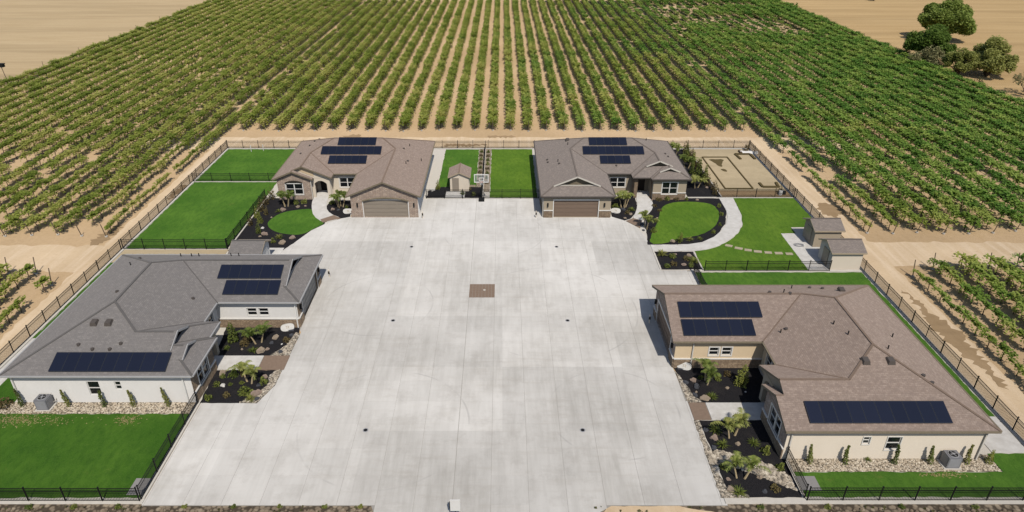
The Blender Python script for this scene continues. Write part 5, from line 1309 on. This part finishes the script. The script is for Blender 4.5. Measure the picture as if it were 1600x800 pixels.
# basketball hoop
o = empty('basketball_hoop', (-2.75, 83.6, 0), 'basketball hoop with clear white-edged backboard at the far end of the drive', 'basketball hoop')
B().box(-3.15, -2.4, 83.15, 84.0, .01, .3).ob('base', M['black'], o)
B().tube([(-2.75, 83.7, .2), (-2.75, 83.8, 2.3), (-2.75, 83.3, 3.05)], [.07, .07, .05], 8).ob('pole', M['black'], o)
bb = B(); X_, Y_, Z_ = -2.75, 83.15, 2.75
for q in ((X_ - .95, X_ + .95, Z_ + 1.05, Z_ + 1.15), (X_ - .95, X_ + .95, Z_, Z_ + .1), (X_ - .95, X_ - .85, Z_ + .1, Z_ + 1.05), (X_ + .85, X_ + .95, Z_ + .1, Z_ + 1.05),
          (X_ - .3, X_ + .3, Z_ + .62, Z_ + .68), (X_ - .3, X_ - .24, Z_ + .2, Z_ + .62), (X_ + .24, X_ + .3, Z_ + .2, Z_ + .62), (X_ - .24, X_ + .24, Z_ + .2, Z_ + .26)): bb.box(q[0], q[1], Y_ - .04, Y_ + .04, q[2], q[3])
bk = bb.ob('backboard', M['white'], o)
gg = G('clear_acrylic', .05, .5); gg.b.inputs['Alpha'].default_value = .12; gg.base((.6, .65, .7))
B().box(X_ - .85, X_ + .85, Y_ - .008, Y_ + .008, Z_ + .1, Z_ + 1.05).ob('acrylic_sheet', gg.m, bk)
t = B(); pr = None
for k in range(17):
    a = 2 * math.pi * k / 16; p = (X_ + .23 * math.cos(a), Y_ - .34 + .23 * math.sin(a), Z_ + .22)
    if pr: t.beam(pr, p, .025)
    pr = p
t.ob('rim', M['orange'], o); t = B()
for k in range(12):
    a = 2 * math.pi * k / 12; t.beam((X_ + .22 * math.cos(a), Y_ - .34 + .22 * math.sin(a), Z_ + .2), (X_ + .13 * math.cos(a + .4), Y_ - .34 + .13 * math.sin(a + .4), Z_ - .2), .015)
t.ob('net', M['net'], o)
# sign by the road (seen from behind)
o = empty('sign_board', (-3.1, 31.6, 0), 'blank white sign board on a post at the bottom centre of the drive', 'sign')
B().tube([(-3.1, 31.6, -.05), (-3.1, 31.6, 1.3)], [.035, .035], 6).ob('post', M['black'], o)
b = B().box(-3.43, -2.77, 31.50, 31.56, .75, 1.75).box(-3.10, -3.06, 31.56, 31.60, .8, 1.7); b.ob('board', M['white'], o); B().box(-3.49, -3.44, 31.5, 31.58, .95, 1.55).ob('edge_strip', M['black'], o)
# address boulders
for (x, y, a, lab) in [(-20.2, 53.15, .35, 'flat white oval address stone by the near left garage corner'), (15.7, 47.3, -.35, 'flat white oval address stone by the near right garage corner'),
                       (-19.75, 79.25, .05, 'flat white oval address stone beside the arched garage'), (14.5, 79.4, -.1, 'flat white oval address stone beside the far right garage')]:
    o = empty('address_stone', (x, y, 0), lab, 'address stone', 'white oval address stones'); b = B(); n = 20; ca, sa = math.cos(a), math.sin(a)
    ring = lambda r0, z0: [(x + r0 * (.62 * math.cos(t) * ca - .10 * math.sin(t) * sa), y + r0 * (.62 * math.cos(t) * sa + .10 * math.sin(t) * ca) + (z0 - .3) * .35, z0 + r0 * 0) for t in [2 * math.pi * k / n for k in range(n)]]
    # an upright slab leaning back: oval face
    fr_ = []; bk_ = []
    for k in range(n):
        t = 2 * math.pi * k / n; u = .62 * math.copysign(abs(math.cos(t)) ** .75, math.cos(t)); z = .34 + .30 * math.copysign(abs(math.sin(t)) ** .75, math.sin(t)); dep = z * .55
        fr_.append((x + u * ca - dep * sa, y + u * sa + dep * ca, z)); bk_.append((x + u * ca - (dep + .22) * sa, y + u * sa + (dep + .22) * ca, z - .08))
    b.add(fr_ + bk_, [tuple(range(n)), tuple(range(2 * n - 1, n - 1, -1))] + [(k, (k + 1) % n, n + (k + 1) % n, n + k) for k in range(n)]); b.ob('stone', M['bl_white'], o)
    B().box(x - .5, x + .5, y + .05, y + .5, 0, .12).ob('footing', M['bl_dark'], o)
    d = B()
    for (u0, z0, u1, z1) in ((-.14, .45, -.02, .45), (-.02, .45, -.08, .25), (.06, .46, .16, .40), (.16, .40, .06, .33), (.06, .33, .16, .26)):
        P1 = (x + u0 * ca - (z0 * .55 - .015) * sa, y + u0 * sa + (z0 * .55 - .015) * ca, z0); P2 = (x + u1 * ca - (z1 * .55 - .015) * sa, y + u1 * sa + (z1 * .55 - .015) * ca, z1); d.beam(P1, P2, .02, .02)
    d.ob('engraved_marks', M['palmbark'], o)
# bollards at garage corners
for (x, y, lab) in [(-18.55, 63.3, 'short tan hose post behind the near left garage corner'), (4.25, 78.2, 'short tan hose post beside the far right garage'), (-10.05, 78.0, 'short tan hose post beside the arched garage'), (14.1, 54.6, 'short tan hose post in the shade of the near right garage')]:
    o = empty('hose_post', (x, y, 0), lab, 'post', 'tan hose posts'); B().box(x - .05, x + .05, y - .05, y + .05, -.02, .95).ob('post', M['st_cream'], o); B().box(x - .09, x + .09, y - .12, y - .05, .45, .75).ob('tap', M['dark'], o)
# far corner: white covered bundle, pump
o = empty('white_tarp', (38.6, 102.3, 0), 'white tarp folded over boards at the back corner of the sand court', 'tarp'); b = B()
vs = []; 
for j in range(5):
    for i in range(9): vs.append((37.3 + i * .33, 101.5 + j * .28 - i * .03, .05 + .28 * math.sin(j / 4 * math.pi) + .05 * math.sin(i * 1.7)))
b.add(vs, [(j * 9 + i, j * 9 + i + 1, (j + 1) * 9 + i + 1, (j + 1) * 9 + i) for j in range(4) for i in range(8)]); b.ob('cover', M['white'], o, smooth=True)
B().box(37.2, 37.5, 101.4, 102.6, 0, .3).ob('board_stack', M['bark'], o)
o = empty('water_pump', (37.9, 85.6, 0), 'small pump with white tank below the sand court', 'pump')
B().disc((37.7, 85.4), .25, 0, .6, 14).ob('tank', M['white'], o); B().box(38.0, 38.5, 85.5, 85.9, 0, .45).ob('motor', M['black'], o); B().tube([(37.7, 85.4, .5), (38.2, 85.7, .6), (38.3, 85.7, .3)], [.05, .05, .05], 6).ob('pipe', M['galv'], o)
for (x, y, lab) in [(-39.6, 102.5, 'short white sprinkler post on the upper left lawn'), (-37.8, 102.9, 'white post right of the sprinkler post on the upper left lawn')]:
    o = empty('lawn_post', (x, y, 0), lab, 'post', 'white posts on the back lawn'); B().disc((x, y), .05, 0, .95, 8).ob('post', M['white'], o); B().disc((x, y), .09, .95, 1.02, 8).ob('cap', M['white'], o)
for (x, y, lab) in [(-40.7, 33.2, 'white lamp head on the front left fence, left one'), (-37.0, 33.2, 'white lamp head on the front left fence, right one')]:
    o = empty('fence_lamp', (x, y, 0), lab, 'lamp', 'small lamps on the front left fence'); B().disc((x, y), .09, 1.38, 1.56, 10).ob('lamp_head', M['white'], o); B().box(x - .03, x + .03, y - .12, y + .0, 1.28, 1.38).ob('bracket', M['metal'], o)
# small things on the shed pad
o = empty('garden_hose', (34.6, 68.6, 0), 'coiled grey hose lying on the pad beside the sheds', 'hose'); t = B(); pr = None
for k in range(40):
    a = k * .55; q = .18 + .006 * k; p = (34.6 + q * math.cos(a) * 1.6, 70.6 + q * math.sin(a), .06 + .001 * k)
    if pr: t.beam(pr, p, .035)
    pr = p
t.ob('coil', M['galv'], o); B().disc((35.1, 70.3), .12, .03, .25, 10).ob('reel', M['white'], o)

pts = [(rnd.gauss(-38.5, 2.2), rnd.gauss(41.0, .35), .05) for i in range(520)] + [(rnd.gauss(-29.5, .5), rnd.gauss(41.0, .25), .05) for i in range(150)] + [(rnd.gauss(-26.5, 2.2), rnd.gauss(100.5, .8), .05) for i in range(1)] + [(rnd.gauss(31.5, 1.0), rnd.gauss(35.3, .12), .05) for i in range(120)]
scatter('dry_turf', pts, .11, M['drygrass'], 'yellowed dry patches of turf beside the gravel strips', 3)
# ordinal words where look-alikes share a bed
def ordinals(names, axis, word):
    by = {}
    for o in C.objects:
        if o.parent is None and o.name.split('.')[0] in names: by.setdefault(o['label'], []).append(o)
    for lab, os_ in by.items():
        if len(os_) < 2: continue
        os_.sort(key=lambda o: o.location[axis])
        for i, o in enumerate(os_):
            lb = '%s %s %s' % (nth(i + 1), word, lab.replace(' lying', '').replace(' growing', '')); o['label'] = ' '.join(lb.split()[:16])
ordinals(('boulder', 'shrub', 'grass_tuft'), 1, 'nearest')
ordinals(('weed_clump',), 0, 'leftmost')
ordinals(('boundary_stake',), 1, 'nearest')
